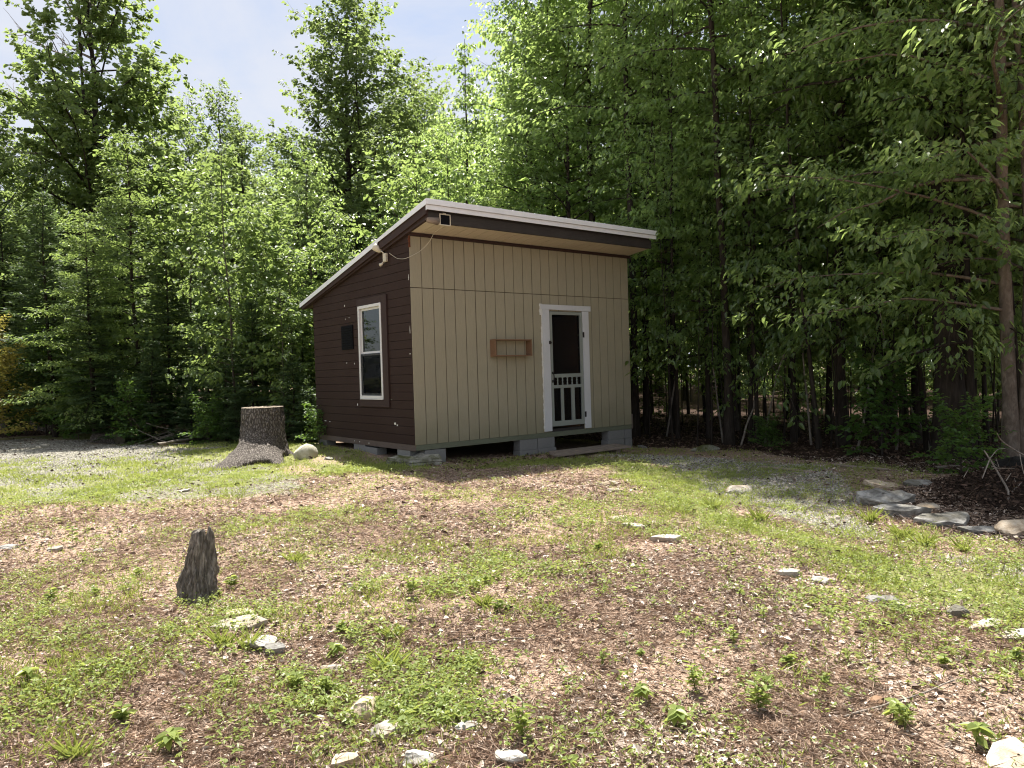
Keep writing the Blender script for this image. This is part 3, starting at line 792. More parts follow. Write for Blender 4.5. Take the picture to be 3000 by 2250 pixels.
gx = axis(-.2, 7.5, .055, 420); gy = axis(-2.0, 9.0, .055, 420)
GX, GY = np.meshgrid(gx, gy, indexing='ij')
fx, fy = GX.ravel(), GY.ravel()
fz = ground_z(fx, fy)
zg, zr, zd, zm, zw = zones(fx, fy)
# the loose heap of dark mulch beside the forked tree
hp = hit(2150, 1060)
for (cx, cy, h, r) in [(hp[0], hp[1], .16, .75), (hp[0] + .7, hp[1] - .5, .18, .8), (hp[0] + .8, hp[1] + .4, .14, .7)]:
    pass
nx, ny = len(gx), len(gy)
i = np.arange(nx - 1)[:, None] * ny; j = np.arange(ny - 1)[None, :]
Q = np.stack([i + j, i + ny + j, i + ny + j + 1, i + j + 1], -1).reshape(-1, 4)

m, nt, out = mat('ground')
co = coords(nt, 'Object')
nf = noise(nt, co, 42, 5, .7, .4); nm_ = noise(nt, co, 11, 5, .65); nl = noise(nt, co, 1.6, 4, .6)
strv = noise(nt, coords(nt, 'Object', (1, .28, 1)), 75, 3, .6, 1.5)
fine = math_(nt, 'ADD', math_(nt, 'MULTIPLY', nf, .6), math_(nt, 'MULTIPLY', strv, .4))
litter = mixc(nt, math_(nt, 'MULTIPLY', nm_, .35), ramp(nt, fine, [(.31, (.070, .046, .034)), (.44, (.225, .155, .112)), (.56, (.43, .32, .245)), (.72, (.66, .55, .46))]), (.22, .145, .10))
gravel = mixc(nt, math_(nt, 'MULTIPLY', nm_, .4), ramp(nt, nf, [(.32, (.060, .055, .042)), (.5, (.21, .195, .155)), (.70, (.44, .41, .35))]), (.14, .14, .08))
turf = mixc(nt, math_(nt, 'MULTIPLY', nm_, .6), ramp(nt, fine, [(.3, (.075, .080, .030)), (.5, (.20, .20, .085)), (.72, (.38, .34, .19))]), (.15, .175, .06))
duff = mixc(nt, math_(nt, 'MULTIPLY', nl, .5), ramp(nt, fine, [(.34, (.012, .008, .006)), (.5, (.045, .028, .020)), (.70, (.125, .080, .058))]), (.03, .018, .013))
mulch = ramp(nt, fine, [(.35, (.010, .008, .007)), (.52, (.040, .027, .020)), (.74, (.14, .095, .070))])
edge = math_(nt, 'MULTIPLY', math_(nt, 'SUBTRACT', nm_, .5), .9)


def wmask(name):
    v = math_(nt, 'ADD', attr(nt, name), edge)
    mr = nt.nodes.new('ShaderNodeMapRange'); mr.interpolation_type = 'SMOOTHSTEP'; mr.inputs[1].default_value = .25; mr.inputs[2].default_value = .75
    nt.links.new(v, mr.inputs[0]); return mr.outputs[0]


c = mixc(nt, wmask('grass'), litter, turf)
c = mixc(nt, wmask('gravel'), c, gravel)
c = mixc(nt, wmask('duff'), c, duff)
c = mixc(nt, wmask('mulch'), c, mulch)
hgt = math_(nt, 'ADD', math_(nt, 'MULTIPLY', nf, .5), math_(nt, 'MULTIPLY', nm_, 1.2))
princ(nt, out, c, .95, .1, bump(nt, hgt, .9, .03))
M['ground'] = m
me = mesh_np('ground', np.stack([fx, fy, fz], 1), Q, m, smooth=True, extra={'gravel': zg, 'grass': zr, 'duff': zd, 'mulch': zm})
tag(link('ground', me), 'clearing floor of needle litter, thin grass, gravel and dark leaf mould', 'ground', kind='structure')
# ------------------------------------------------------------------ shed materials
def painted(name, base, dirt, rough=.6, grain=(30, 30, 3), gs=.12, spec=.3, bs=.25, low=None):
    m, nt, out = mat(name)
    co = coords(nt, 'Object'); n1 = noise(nt, coords(nt, 'Object', grain), 3, 5, .7); n2 = noise(nt, co, 1.7, 5, .65); n3 = noise(nt, co, 160, 2, .5)
    c = mixc(nt, math_(nt, 'MULTIPLY', ramp(nt, n2, [(.42, (0, 0, 0)), (.75, (1, 1, 1))]), .45), base, dirt)
    c = mixc(nt, gs, c, ramp(nt, n1, [(.3, tuple(.55 * v for v in base)), (.7, tuple(min(1, 1.3 * v) for v in base))]))
    if low:
        sx = nt.nodes.new('ShaderNodeSeparateXYZ'); nt.links.new(co, sx.inputs[0])
        mr = nt.nodes.new('ShaderNodeMapRange'); mr.inputs[1].default_value = .55; mr.inputs[2].default_value = 0
        nt.links.new(math_(nt, 'ADD', sx.outputs['Z'], math_(nt, 'MULTIPLY', math_(nt, 'SUBTRACT', n2, .5), 1.2)), mr.inputs[0])
        c = mixc(nt, math_(nt, 'MULTIPLY', mr.outputs[0], .55), c, low)
    princ(nt, out, c, rough, spec, bump(nt, math_(nt, 'ADD', n1, math_(nt, 'MULTIPLY', n3, .5)), bs, .004))
    return m


M['tan'] = painted('tan_siding_paint', (.310, .283, .203), (.25, .228, .165), .75, (26, 26, 2), .22, .2, .35, low=(.17, .165, .105))
M['tan_soffit'] = painted('tan_soffit_paint', (.54, .475, .37), (.44, .385, .30), .85)
M['brown'] = painted('brown_board_paint', (.034, .0200, .0165), (.050, .033, .029), .68, (3, 22, 22), .3, .12, .4)
M['brown_trim'] = painted('brown_trim_paint', (.034, .0180, .0155), (.050, .031, .028), .68, (22, 3, 22), .3)
M['groove'] = painted('siding_groove_shade', (.085, .065, .045), (.06, .05, .036), .85)  # shade of the grooves put into the colour, darker than the siding
M['white'] = painted('white_trim_paint', (.56, .575, .60), (.44, .45, .46), .45, (20, 20, 2), .08)
M['vinyl'] = painted('white_vinyl', (.62, .62, .62), (.52, .52, .51), .35, gs=.03, bs=.05)
M['metal'] = painted('white_metal_roofing', (.78, .81, .86), (.64, .67, .72), .35, gs=.04, spec=.5, bs=.08)
M['screen_paint'] = painted('grey_green_door_paint', (.25, .275, .25), (.18, .19, .165), .6)
M['rim'] = painted('green_treated_board', (.135, .150, .105), (.10, .095, .07), .8, (3, 20, 20), .4)
M['rim_brown'] = painted('weathered_brown_board', (.105, .080, .068), (.15, .125, .11), .8, (20, 3, 20), .4)
M['weathered'] = painted('dark_weathered_beam', (.036, .032, .030), (.13, .118, .11), .85, (2.2, 26, 26), .65)
M['inside'] = painted('interior_board', (.10, .075, .05), (.06, .045, .03), .8)
M['black'] = painted('matt_black', (.006, .0065, .008), (.010, .011, .012), .8, spec=.08)
M['iron'] = painted('dark_iron', (.012, .011, .011), (.05, .03, .02), .5)
M['rust'] = painted('rotten_rust_wood', (.12, .036, .014), (.03, .014, .010), .95, gs=.4, bs=.8)
M['box_wood'] = painted('stained_box_wood', (.21, .125, .072), (.13, .08, .05), .75, (3, 20, 20), .45)
M['plank'] = painted('grey_step_wood', (.25, .205, .170), (.16, .13, .11), .9, (2.5, 24, 24), .55)
M['beige'] = painted('beige_plastic', (.56, .52, .42), (.42, .39, .31), .45, gs=.05, bs=.05)
M['concrete'] = painted('concrete', (.20, .20, .195), (.12, .12, .11), .95, (14, 14, 14), .3, .15, .6)
M['caulk'] = painted('old_caulk', (.66, .66, .63), (.45, .44, .40), .9, gs=.2, bs=.8)

m, nt, out = mat('window_glass')
gl = nt.nodes.new('ShaderNodeBsdfGlossy'); gl.inputs['Roughness'].default_value = .02; gl.inputs['Color'].default_value = (.9, .95, .95, 1)
tr = nt.nodes.new('ShaderNodeBsdfTransparent'); tr.inputs['Color'].default_value = (.78, .84, .82, 1)
mx = nt.nodes.new('ShaderNodeMixShader'); fr = nt.nodes.new('ShaderNodeFresnel'); fr.inputs['IOR'].default_value = 1.6
nt.links.new(fr.outputs[0], mx.inputs[0]); nt.links.new(tr.outputs[0], mx.inputs[1]); nt.links.new(gl.outputs[0], mx.inputs[2]); nt.links.new(mx.outputs[0], out.inputs['Surface'])
M['glass'] = m


def mesh_screen(name, fac):
    m, nt, out = mat(name)
    d = nt.nodes.new('ShaderNodeBsdfDiffuse'); d.inputs['Color'].default_value = (.010, .011, .012, 1)
    tr = nt.nodes.new('ShaderNodeBsdfTransparent'); mx = nt.nodes.new('ShaderNodeMixShader'); mx.inputs[0].default_value = fac
    nt.links.new(tr.outputs[0], mx.inputs[1]); nt.links.new(d.outputs[0], mx.inputs[2]); nt.links.new(mx.outputs[0], out.inputs['Surface'])
    return m


M['screen'] = mesh_screen('insect_screen', .45)

# ------------------------------------------------------------------ the shed (front siding plane y = 0, left siding plane x = 0)
W_, D_ = 4.88, 3.70
shed = empty('shed', (0, 0, 0), 'small shed with tan front, brown board side and white edged sloping roof', 'shed')


def rsub(rects, h):
    """cut hole h=(a0,a1,b0,b1) out of rectangles"""
    o = []
    for a0, a1, b0, b1 in rects:
        if h[1] <= a0 or h[0] >= a1 or h[3] <= b0 or h[2] >= b1: o.append((a0, a1, b0, b1)); continue
        if h[0] > a0: o.append((a0, h[0], b0, b1))
        if h[1] < a1: o.append((h[1], a1, b0, b1))
        m0, m1 = max(a0, h[0]), min(a1, h[1])
        if h[2] > b0: o.append((m0, m1, b0, h[2]))
        if h[3] < b1: o.append((m0, m1, h[3], b1))
    return o


door_h = (2.80, 3.61, -.2, 2.155)
f = MB()
pit = W_ / 24
for zb, zt in ((0, 2.436), (2.447, 3.262)):
    for k in range(24):
        g0 = .0075 if k % 6 == 0 else .0060
        g1 = .0075 if (k + 1) % 6 == 0 else .0060
        for r in rsub([(k * pit + (g0 if k else 0), (k + 1) * pit - (g1 if k < 23 else 0), zb, zt)], door_h):
            f.box(r[0], r[1], 0, .010, r[2], r[3])
fw_ = f.build('front_wall', M['tan'], shed, bevel=.0018)
b = MB()
for r in rsub([(0.03, W_, 0, 3.262)], (2.80, 3.61, -.2, 2.155)):
    b.box(r[0], r[1], .0102, .09, r[2], r[3])
b.build('wall_backing', M['groove'], fw_)
# brown horizontal boards on the side that faces the gravel
b = MB()
win_h = (.93, 1.75, .71, 2.29)
zline = lambda y: 3.262 + .06 - .2027 * y
g_ = np.random.default_rng(5)
for k in range(26):
    z0 = .014 + .1355 * k if k else .001
    z1 = .014 + .1355 * (k + 1) - .0045
    for (y0, y1, a0, a1) in rsub([(.012, 3.70, z0, z1)], win_h):
        if a0 >= zline(y0): continue
        poly = [(0, y0, a0), (0, y1, a0), (0, y1, a1), (0, y0, a1)]
        # clip under the roof line
        if a1 > zline(y1):
            ya = (3.322 - a0) / .2027; yb = (3.322 - a1) / .2027
            poly = [(0, y0, a0), (0, min(y1, ya), a0)]
            if ya > y1: poly.append((0, y1, zline(y1)))
            if yb > y0: poly += [(0, yb, a1), (0, y0, a1)]
            else: poly.append((0, y0, zline(y0)))
        dx = g_.normal(0, .0012)
        b.prism([(p[0] + dx, p[1], p[2] + 0) for p in poly], (.02, 0, 0))
sw = b.build('side_wall', M['brown'], shed, bevel=.0035)
b = MB()
poly = [(.026, .10, 0), (.026, 3.70, 0), (.026, 3.70, 2.54), (.026, .10, 3.27)]
b2 = MB()
for r in rsub([(.10, 3.70, 0, 2.50)], win_h): b.box(.0225, .10, r[0], r[1], r[2], r[3])
b.prism([(.0225, .10, 2.50), (.0225, 3.70, 2.50), (.0225, 3.70, 2.52), (.0225, .10, 3.27)], (.0775, 0, 0))
b.build('wall_backing', M['black'], sw)
b = MB()
b.box(4.80, 4.88, .0905, 3.62, 0, 2.5)
b.prism([(4.80, .0905, 2.5), (4.80, 3.62, 2.5), (4.80, 3.62, 2.53), (4.80, .0905, 3.27)], (.08, 0, 0))
b.build('end_wall', M['brown'], shed)
b = MB(); b.box(.1005, 4.88, 3.6205, 3.70, 0, 2.52); b.build('back_wall', M['brown'], shed)
b = MB(); b.box(.02, 4.86, .05, 3.68, -.085, -.002); b.build('floor', M['inside'], shed)
b = MB(); b.box(.012, 4.885, .006, .046, -.088, -.0015); b.build('rim_board', M['rim'], shed, bevel=.003)
b = MB(); b.box(.003, .011, .006, .046, -.088, -.002); b.box(.004, .044, .0465, 3.69, -.097, -.002); b.build('rim_board', M['rim_brown'], shed, bevel=.003)
b = MB(); b.box(4.885, 4.925, .006, 3.68, -.085, 3.0 - 2.8); b.build('rim_board', M['rim_brown'], shed)

# roof
T = lambda y: 3.657 + (2.554 - 3.657) * (y + .69) / (4.09 + .69)
XL, XR = -.10, 4.975
b = MB()
b.prism([(XL, -.685, T(-.685)), (XL, 4.09, T(4.09)), (XL, 4.09, T(4.09) - .03), (XL, -.685, T(-.685) - .03)], (XR - XL, 0, 0))
for k in range(1, 22):   # standing ribs of the roofing sheet
    xx = XL + (XR - XL) * k / 22
    b.prism([(xx - .012, -.68, T(-.68) + .014), (xx - .012, 4.085, T(4.085) + .014), (xx - .012, 4.085, T(4.085) + .0005), (xx - .012, -.68, T(-.68) + .0005)], (.024, 0, 0))
roof = b.build('roof', M['metal'], shed)
b = MB(); b.box(XL - .006, XR + .006, -.697, -.6855, T(-.69) - .078, T(-.69) + .004); b.build('fascia_strip', M['metal'], roof, bevel=.003)
b = MB(); b.box(XL + .012, XR - .012, -.672, -.66, T(-.69) - .150, T(-.69) - .0785); b.build('drip_edge', M['metal'], roof, bevel=.002)
b = MB()
b.prism([(XL - .007, -.6965, T(-.69) + .004), (XL - .007, 4.10, T(4.10) + .004), (XL - .007, 4.10, T(4.10) - .075), (XL - .007, .85, T(.85) - .082), (XL - .007, .82, T(.82) - .055), (XL - .007, -.6965, T(-.69) - .082)], (.0065, 0, 0))
b.prism([(XL + .016, -.655, T(-.655) - .05), (XL + .016, .62, T(.62) - .05), (XL + .016, .60, T(.60) - .118), (XL + .016, -.655, T(-.655) - .150)], (.006, 0, 0))
b.build('rake_strip', M['metal'], roof)
b = MB()
b.prism([(-.052, -.60, T(-.60) - .0315), (-.052, 4.02, T(4.02) - .0315), (-.052, 4.02, 2.44), (-.052, 3.76, 2.497), (-.052, .08, 3.246), (-.052, -.60, 3.372)], (.045, 0, 0))
b.prism([(-.086, -.64, T(-.64) - .0315), (-.086, 4.05, T(4.05) - .0315), (-.086, 4.05, T(4.05) - .125), (-.086, -.64, T(-.64) - .20)], (.0335, 0, 0))
b.build('rake_board', M['brown_trim'], shed, bevel=.003)
b = MB()
b.prism([(-.006, -.52, T(-.52) - .031), (-.006, 4.04, T(4.04) - .031), (-.006, 4.04, T(4.04) - .10), (-.006, -.52, T(-.52) - .10)], (4.90, 0, 0))
b.build('roof_deck', M['inside'], shed)
b = MB(); b.box(-.02, 4.90, -.604, -.562, 3.335, 3.488); b.build('eave_beam', M['weathered'], shed, bevel=.006)
b = MB(); b.box(-.005, 4.88, -.575, -.535, 3.489, 3.60); b.build('sub_fascia', M['weathered'], shed, bevel=.003)
b = MB(); b.tube([(-.045, -.583, 3.395), (-.012, -.583, 3.372), (.16, -.582, 3.372)], [.02, .045, .058], 9); b.build('split_beam_end', M['plank'], shed, smooth=True)
b = MB()
for k in range(25):
    x0 = -.004 + k * 4.92 / 25; x1 = x0 + 4.92 / 25 - .012
    b.prism([(x0, -.561, 3.352), (x0, -.001, 3.287), (x0, -.001, 3.297), (x0, -.561, 3.362)], (x1 - x0, 0, 0))
sf = b.build('soffit', M['tan_soffit'], shed)
b = MB(); b.prism([(-.004, -.561, 3.3625), (-.004, -.001, 3.2975), (-.004, -.001, 3.31), (-.004, -.561, 3.375)], (4.92, 0, 0)); b.build('soffit_backing', M['groove'], sf)
b = MB(); b.box(-.004, 4.93, -.032, -.0005, 3.234, 3.286); b.build('wall_top_trim', M['brown_trim'], shed, bevel=.003)
b = MB(); g_ = np.random.default_rng(8)
for k in range(9):
    zz = 3.06 + .02 * k; b.box(-.010 + g_.normal(0, .003), .012, -.014 - g_.uniform(0, .006), .008 + g_.uniform(0, .03), zz, zz + .018)
b.build('rotten_corner', M['rust'], shed, bevel=.004)
# flaking bits of pale undercoat on the brown boards
b = MB()
for (y, z, w, h) in [(.62, .315, .07, .04), (.55, .29, .04, .03), (1.93, .60, .03, .04), (2.32, 2.36, .025, .035), (2.0, 1.32, .02, .03), (2.3, 1.34, .03, .02), (2.44, 1.66, .012, .09), (2.15, 2.14, .02, .02), (2.3, 2.12, .02, .02), (.08, 1.42, .03, .018), (.06, 1.78, .012, .12), (.05, 2.6, .012, .10),
                     (.72, .70, .02, .015), (1.9, -.05, .03, .02), (2.1, -.045, .025, .02), (1.55, -.055, .03, .025), (3.3, .27, .10, .014), (3.1, .262, .06, .012)]:
    pl = [( -.0025, y + w * (math.cos(a) * .5 + g_.normal(0, .06)), z + h * (math.sin(a) * .5 + g_.normal(0, .06))) for a in np.linspace(0, 6.28, 9)[:-1]]
    b.prism(pl, (.0022, 0, 0))
b.build('paint_flake', M['caulk'], sw)

# window
w = MB()
w.box(-.028, -.0015, .752, .928, .575, 2.415); w.box(-.028, -.0015, .9285, 1.757, 2.297, 2.415); w.box(-.028, -.0015, .9285, 1.757, .575, .702); w.box(-.028, -.0015, 1.7575, 1.80, .575, 2.415)
win = w.build('window', M['brown_trim'], shed, bevel=.002)
w = MB()
y0, y1, z0, z1 = .930, 1.756, .712, 2.296
for bx in ((y0, y0 + .05, z0, z1), (y1 - .05, y1, z0, z1), (y0 + .0505, y1 - .0505, z1 - .05, z1), (y0 + .0505, y1 - .0505, z0, z0 + .05)): w.box(-.036, .05, *bx)
w.box(-.046, -.001, y0 + .01, y1 - .01, z0 - .016, z0 - .001)
w.build('frame', M['vinyl'], win, bevel=.004)
w = MB()
for (a0, a1, xo) in ((1.475, z1 - .051, .004), (z0 + .051, 1.474, -.014)):
    ya, yb = y0 + .051, y1 - .051
    for bx in ((ya, ya + .028, a0, a1), (yb - .028, yb, a0, a1), (ya + .0285, yb - .0285, a1 - .035, a1), (ya + .0285, yb - .0285, a0, a0 + .035)): w.box(xo, xo + .022, *bx)
w.build('sash', M['vinyl'], win, bevel=.003)
w = MB(); w.box(.012, .016, y0 + .075, y1 - .075, 1.505, z1 - .08); w.build('pane', M['glass'], win)
w = MB(); w.box(-.006, -.002, y0 + .075, y1 - .075, z0 + .08, 1.445); w.build('pane', M['glass'], win)
w = MB(); w.box(-.0245, -.0235, y0 + .052, y1 - .052, z0 + .052, 1.474); w.build('insect_screen', M['screen'], win)
b = MB(); b.box(-.022, -.0015, 2.005, 2.45, 1.575, 2.0)
for k in range(9): b.prism([(-.0225, 2.03, 1.60 + k * .043), (-.0225, 2.425, 1.60 + k * .043), (-.030, 2.425, 1.612 + k * .043), (-.030, 2.03, 1.612 + k * .043)], (.002, 0, .012))
b.build('vent_cover', M['black'], shed, bevel=.002)

# door with white casing
c = MB()
c.box(2.645, 2.80, -.026, -.0005, .018, 2.181); c.box(3.612, 3.766, -.026, -.0005, .012, 2.168); c.prism([(2.609, -.03, 2.1815), (3.818, -.03, 2.1685), (3.820, -.03, 2.265), (2.607, -.03, 2.267)], (0, .0295, 0))
c.build('door_casing', M['white'], shed, bevel=.003)
c = MB(); g_ = np.random.default_rng(3)
zz = np.linspace(.02, 2.28, 46)
for a, z in zip(zz[:-1], zz[1:]):
    wv = .018 + .018 * g_.random() + (.03 if z > 2.1 else 0)
    c.box(2.644 - wv, 2.644, -.014 - .008 * g_.random(), -.0005, a, z - .0004)
c.build('caulk_line', M['caulk'], shed, bevel=.006)
door = MB()
X0, X1, Z0, Z1 = 2.812, 3.606, .096, 2.148
st = .056
door.box(X0, X0 + st, -.018, .012, Z0, Z1); door.box(X1 - st, X1, -.018, .012, Z0, Z1)
ia, ib = X0 + st + .0004, X1 - st - .0004
for a0, a1 in ((Z1 - .055, Z1), (.968, 1.032), (.776, .832), (Z0, .188)): door.box(ia, ib, -.018, .012, a0, a1)
for a0, a1 in ((3.045, 3.106), (3.298, 3.372)): door.box(a0, a1, -.017, .011, .1884, .7756)
dr = door.build('screen_door', M['screen_paint'], shed, bevel=.003)
for k in range(5):
    xs_ = ia + (ib - ia) * (k + .9) / 5.8
    zt = np.linspace(.833, .967, 15); rr = .008 + .006 * np.abs(np.sin((zt - .833) / .134 * math.pi * 2.5)) + .004 * ((zt < .85) | (zt > .95))
    s_ = MB(); s_.tube([(xs_, -.003, z) for z in zt], rr, 8); s_.build('spindle', M['screen_paint'], dr, smooth=True)
s_ = MB(); s_.box(X0 + .02, X1 - .02, .0125, .0135, Z0 + .03, Z1 - .03); s_.build('insect_screen', M['screen'], dr)
for hx, hz in ((3.607, 1.737), (3.607, .273)):
    h = MB(); h.box(hx - .002, hx + .034, -.031, -.0265, hz - .05, hz + .05); h.tube([(hx, -.034, hz - .05), (hx, -.034, hz + .05)], .008, 8); h.build('hinge', M['iron'], dr)
h = MB(); h.tube([(2.845, -.019, 1.05), (2.845, -.05, 1.035), (2.848, -.055, .98), (2.845, -.05, .92), (2.845, -.019, .905)], .009, 8); h.box(2.828, 2.862, -.0205, -.0182, 1.03, 1.075); h.box(2.828, 2.862, -.0205, -.0182, .88, .925); h.build('handle', M['iron'], dr)
h = MB(); h.box(2.775, 2.822, -.036, -.0265, 1.565, 1.625); h.tube([(2.80, -.04, 1.61), (2.83, -.04, 1.585)], .006, 6); h.build('latch', M['iron'], dr)
b = MB(); b.box(2.801, 3.609, .02, .085, -.0, .05); b.build('threshold', M['weathered'], shed)
b = MB(); b.box(3.555, 3.597, .10, .92, .02, 2.12)
for z0_, z1_ in ((.2, .9), (1.1, 1.95)):
    b.box(3.547, 3.5545, .25, .78, z0_, z1_)
b.build('inner_door', M['box_wood'], shed, bevel=.004)
b = MB(); b.box(2.93, 3.10, .34, .36, .75, 2.10); b.build('added_pale_board', M['white'], shed)  # board added to give the doorway its pale strip, like a reflection

# ------------------------------------------------------------------ things fixed to the shed

def rsrc(x, y): return _F + ((x - 1500) * RX - (y - 1125) * UX) / FPX


bx_ = empty('wall_box', (1.885, 0, 1.355), 'open backed brown wooden box shelf on the tan wall beside the door', 'shelf')
def wb(name, x0, x1, y0, y1, z0, z1):
    q = MB(); q.box(x0, x1, y0, y1, z0, z1); q.build(name, M['box_wood'], bx_, bevel=.002)
wb('top_board', -.395, .395, -.15, -.001, .268, .288); wb('bottom_board', -.395, .395, -.15, -.001, .002, .022)
wb('side_board', -.395, -.375, -.1495, -.001, .0225, .2675); wb('side_board', .375, .395, -.1495, -.001, .0225, .2675)

sl = empty('security_light', (0, .78, 2.95), 'beige twin head security light under the sloping roof edge of the brown wall', 'lamp')
q = MB(); q.box(-.05, -.001, -.105, -.005, -.02, .12); q.build('body', M['beige'], sl, bevel=.012)
hd = lambda c, d, s: (np.array(c), unit(np.array(d, float)), s)
for c, d, s in (hd((-.09, .07, .20), (-.5, .45, .55), .062), hd((-.07, -.11, .10), (-.4, -.4, -.5), .0)):
    if s:
        q = MB(); q.tube([c - d * .07, c - d * .02, c + d * .03, c + d * .07, c + d * .072], [.028, .05, .06, .062, .001], 14); q.build('lamp_head', M['beige'], sl, smooth=True)
q = MB(); q.tube([(-.03, -.03, .11), (-.05, .0, .15), (-.075, .045, .175)], .012, 8); q.build('arm', M['beige'], sl, smooth=True)
q = MB(); q.tube([(-.035, .0, -.02), (-.05, .02, -.05), (-.07, .05, -.06)], [.014, .02, .03], 10); q.build('sensor', M['beige'], sl, smooth=True)
q = MB(); q.tube([(-.045, -.11, .08), (-.06, -.13, .03), (-.05, -.115, -.015), (-.045, -.07, -.03)], .006, 6); q.build('wire_loop', M['beige'], sl, smooth=True)

sp = empty('solar_panel', (.262, -.606, 3.308), 'small black solar panel in a pale frame hung on the dark eave beam', 'solar panel')
q = MB()
for a in ((-.097, -.083, 0, .172), (.083, .097, 0, .172), (-.0828, .0828, .158, .172), (-.0828, .0828, 0, .014)): q.box(a[0], a[1], -.022, -.001, a[2], a[3])
q.build('frame', M['beige'], sp, bevel=.003)
q = MB(); q.box(-.083, .083, -.014, -.002, .014, .158); q.build('cell', M['black'], sp)
q = MB(); q.box(-.03, .03, -.0009, .0015, .05, .19); q.build('bracket', M['beige'], sp)


def onX(x, y, X=0.0):
    d = rsrc(850 + x / 3.687, 550 + y / 3.687); t = (X - CAM[0]) / d[0]; return CAM + t * d


def onY(x, y, Y=0.0):
    d = rsrc(850 + x / 3.687, 550 + y / 3.687); t = (Y - CAM[1]) / d[1]; return CAM + t * d


cpts = [onX(1070, 705, -.03), onX(1110, 735, -.025), onX(1160, 768, -.03), onX(1230, 770, -.04), onY(1290, 748, -.05), onY(1400, 690, -.09), onY(1480, 615, -.16), onY(1525, 550, -.24), onY(1552, 488, -.33), np.array([.27, -.59, 3.325])]
cp = np.array(cpts); tt = np.linspace(0, len(cp) - 1, 60)
cs = np.stack([np.interp(tt, range(len(cp)), cp[:, k]) for k in range(3)], 1)
for _ in range(6): cs[1:-1] = (cs[:-2] + 2 * cs[1:-1] + cs[2:]) / 4
q = MB(); q.tube(cs, .0036, 6)
tag(q.build('cable', M['beige'], smooth=True), 'thin pale cable looping from the security light to the solar panel', 'cable')


def cblock(x0, x1, y0, y1, z0, z1, label, along='x', tilt=0.0):
    q = MB(); t_ = .034
    L, Wd = (x1 - x0, y1 - y0)
    e = None
    if along == 'x':
        q.box(-L / 2, L / 2, -Wd / 2, -Wd / 2 + t_, 0, z1 - z0); q.box(-L / 2, L / 2, Wd / 2 - t_, Wd / 2, 0, z1 - z0)
        for a in (-L / 2, -t_ / 2, L / 2 - t_): q.box(a + .0005, a + t_ - .0005, -Wd / 2 + t_, Wd / 2 - t_, 0.001, z1 - z0 - .001)
    else:
        q.box(-L / 2, -L / 2 + t_, -Wd / 2, Wd / 2, 0, z1 - z0); q.box(L / 2 - t_, L / 2, -Wd / 2, Wd / 2, 0, z1 - z0)
        for a in (-Wd / 2, -t_ / 2, Wd / 2 - t_): q.box(-L / 2 + t_, L / 2 - t_, a + .0005, a + t_ - .0005, 0.001, z1 - z0 - .001)
    o = q.build('concrete_block', M['concrete'], None, ((x0 + x1) / 2, (y0 + y1) / 2, z0), tilt, bevel=.005)
    tag(o, label, 'concrete block', 'concrete blocks carrying the shed')


cblock(.01, .20, .20, .60, -.305, -.0985, 'concrete block under the front end of the brown wall', 'y')
cblock(.17, .56, .012, .19, -.335, -.098, 'concrete block under the tan wall at the near corner', 'x', .015)
cblock(2.08, 2.473, .012, .20, -.275, -.0895, 'upper concrete block in the middle of the tan wall, away from the door', 'x')
cblock(2.482, 2.872, .010, .20, -.270, -.0895, 'upper concrete block in the middle of the tan wall, next to the door', 'x')
cblock(2.07, 2.47, .005, .20, -.47, -.277, 'half buried concrete block below the pair under the tan wall', 'x')
cblock(2.48, 2.90, .000, .20, -.465, -.272, 'half buried concrete block with its edge beside the wooden step', 'x')
cblock(4.245, 4.688, .010, .20, -.262, -.0895, 'upper concrete block of the corner stack beside the door', 'x')
cblock(4.225, 4.668, .004, .20, -.47, -.264, 'lower concrete block of the corner stack beside the door', 'x')
cblock(4.695, 4.885, .008, .40, -.262, -.0895, 'upper concrete block at the far corner of the tan wall', 'y')
cblock(4.695, 4.89, .004, .40, -.47, -.264, 'lower concrete block at the far corner of the tan wall', 'y')
cblock(.012, .20, 1.73, 2.16, -.31, -.099, 'concrete block under the brown wall, further from the near corner', 'y')
cblock(.0, .19, 1.28, 1.722, -.31, -.125, 'concrete block under the brown wall, nearer the near corner', 'y')
cblock(.012, .20, 3.30, 3.68, -.30, -.099, 'concrete block under the rear end of the brown wall', 'y')

st_ = empty('wooden_step', (3.25, -.33, gz(3.25, -.33)), 'low step of three grey weathered planks in front of the screen door', 'step')
for k, (y0, y1, x0, x1, zt) in enumerate([(-.06, .09, -.75, .88, .092), (-.215, -.07, -.86, .86, .086), (-.37, -.225, -.92, .84, .08)]):
    q = MB(); q.box(x0, x1, y0, y1, zt - .04, zt); q.build('plank', M['plank'], st_, bevel=.006, rz=[.0, .012, -.01][k])
for xx in (-.6, .55):
    q = MB(); q.box(xx - .05, xx + .05, -.33, .06, -.06, .039); q.build('bearer', M['plank'], st_)
# ------------------------------------------------------------------ stumps, logs, rocks
def stone_mat(name, a, b, c, moss=None):
    m, nt, out = mat(name)
    co = coords(nt, 'Object'); oi = nt.nodes.new('ShaderNodeObjectInfo')
    ad = nt.nodes.new('ShaderNodeVectorMath'); nt.links.new(co, ad.inputs[0]); nt.links.new(oi.outputs['Location'], ad.inputs[1]); co = ad.outputs[0]
    n1 = noise(nt, co, 9, 7, .68, .5); n2 = noise(nt, co, 3.2, 4, .6); n3 = noise(nt, co, 60, 3, .6)
    col = ramp(nt, n1, [(.30, a), (.50, b), (.72, c)])
    if moss: col = mixc(nt, ramp(nt, n2, [(.45, (0, 0, 0)), (.62, (1, 1, 1))]), col, moss)
    princ(nt, out, col, .88, .2, bump(nt, math_(nt, 'ADD', n1, math_(nt, 'MULTIPLY', n3, .35)), .8, .02))
    return m


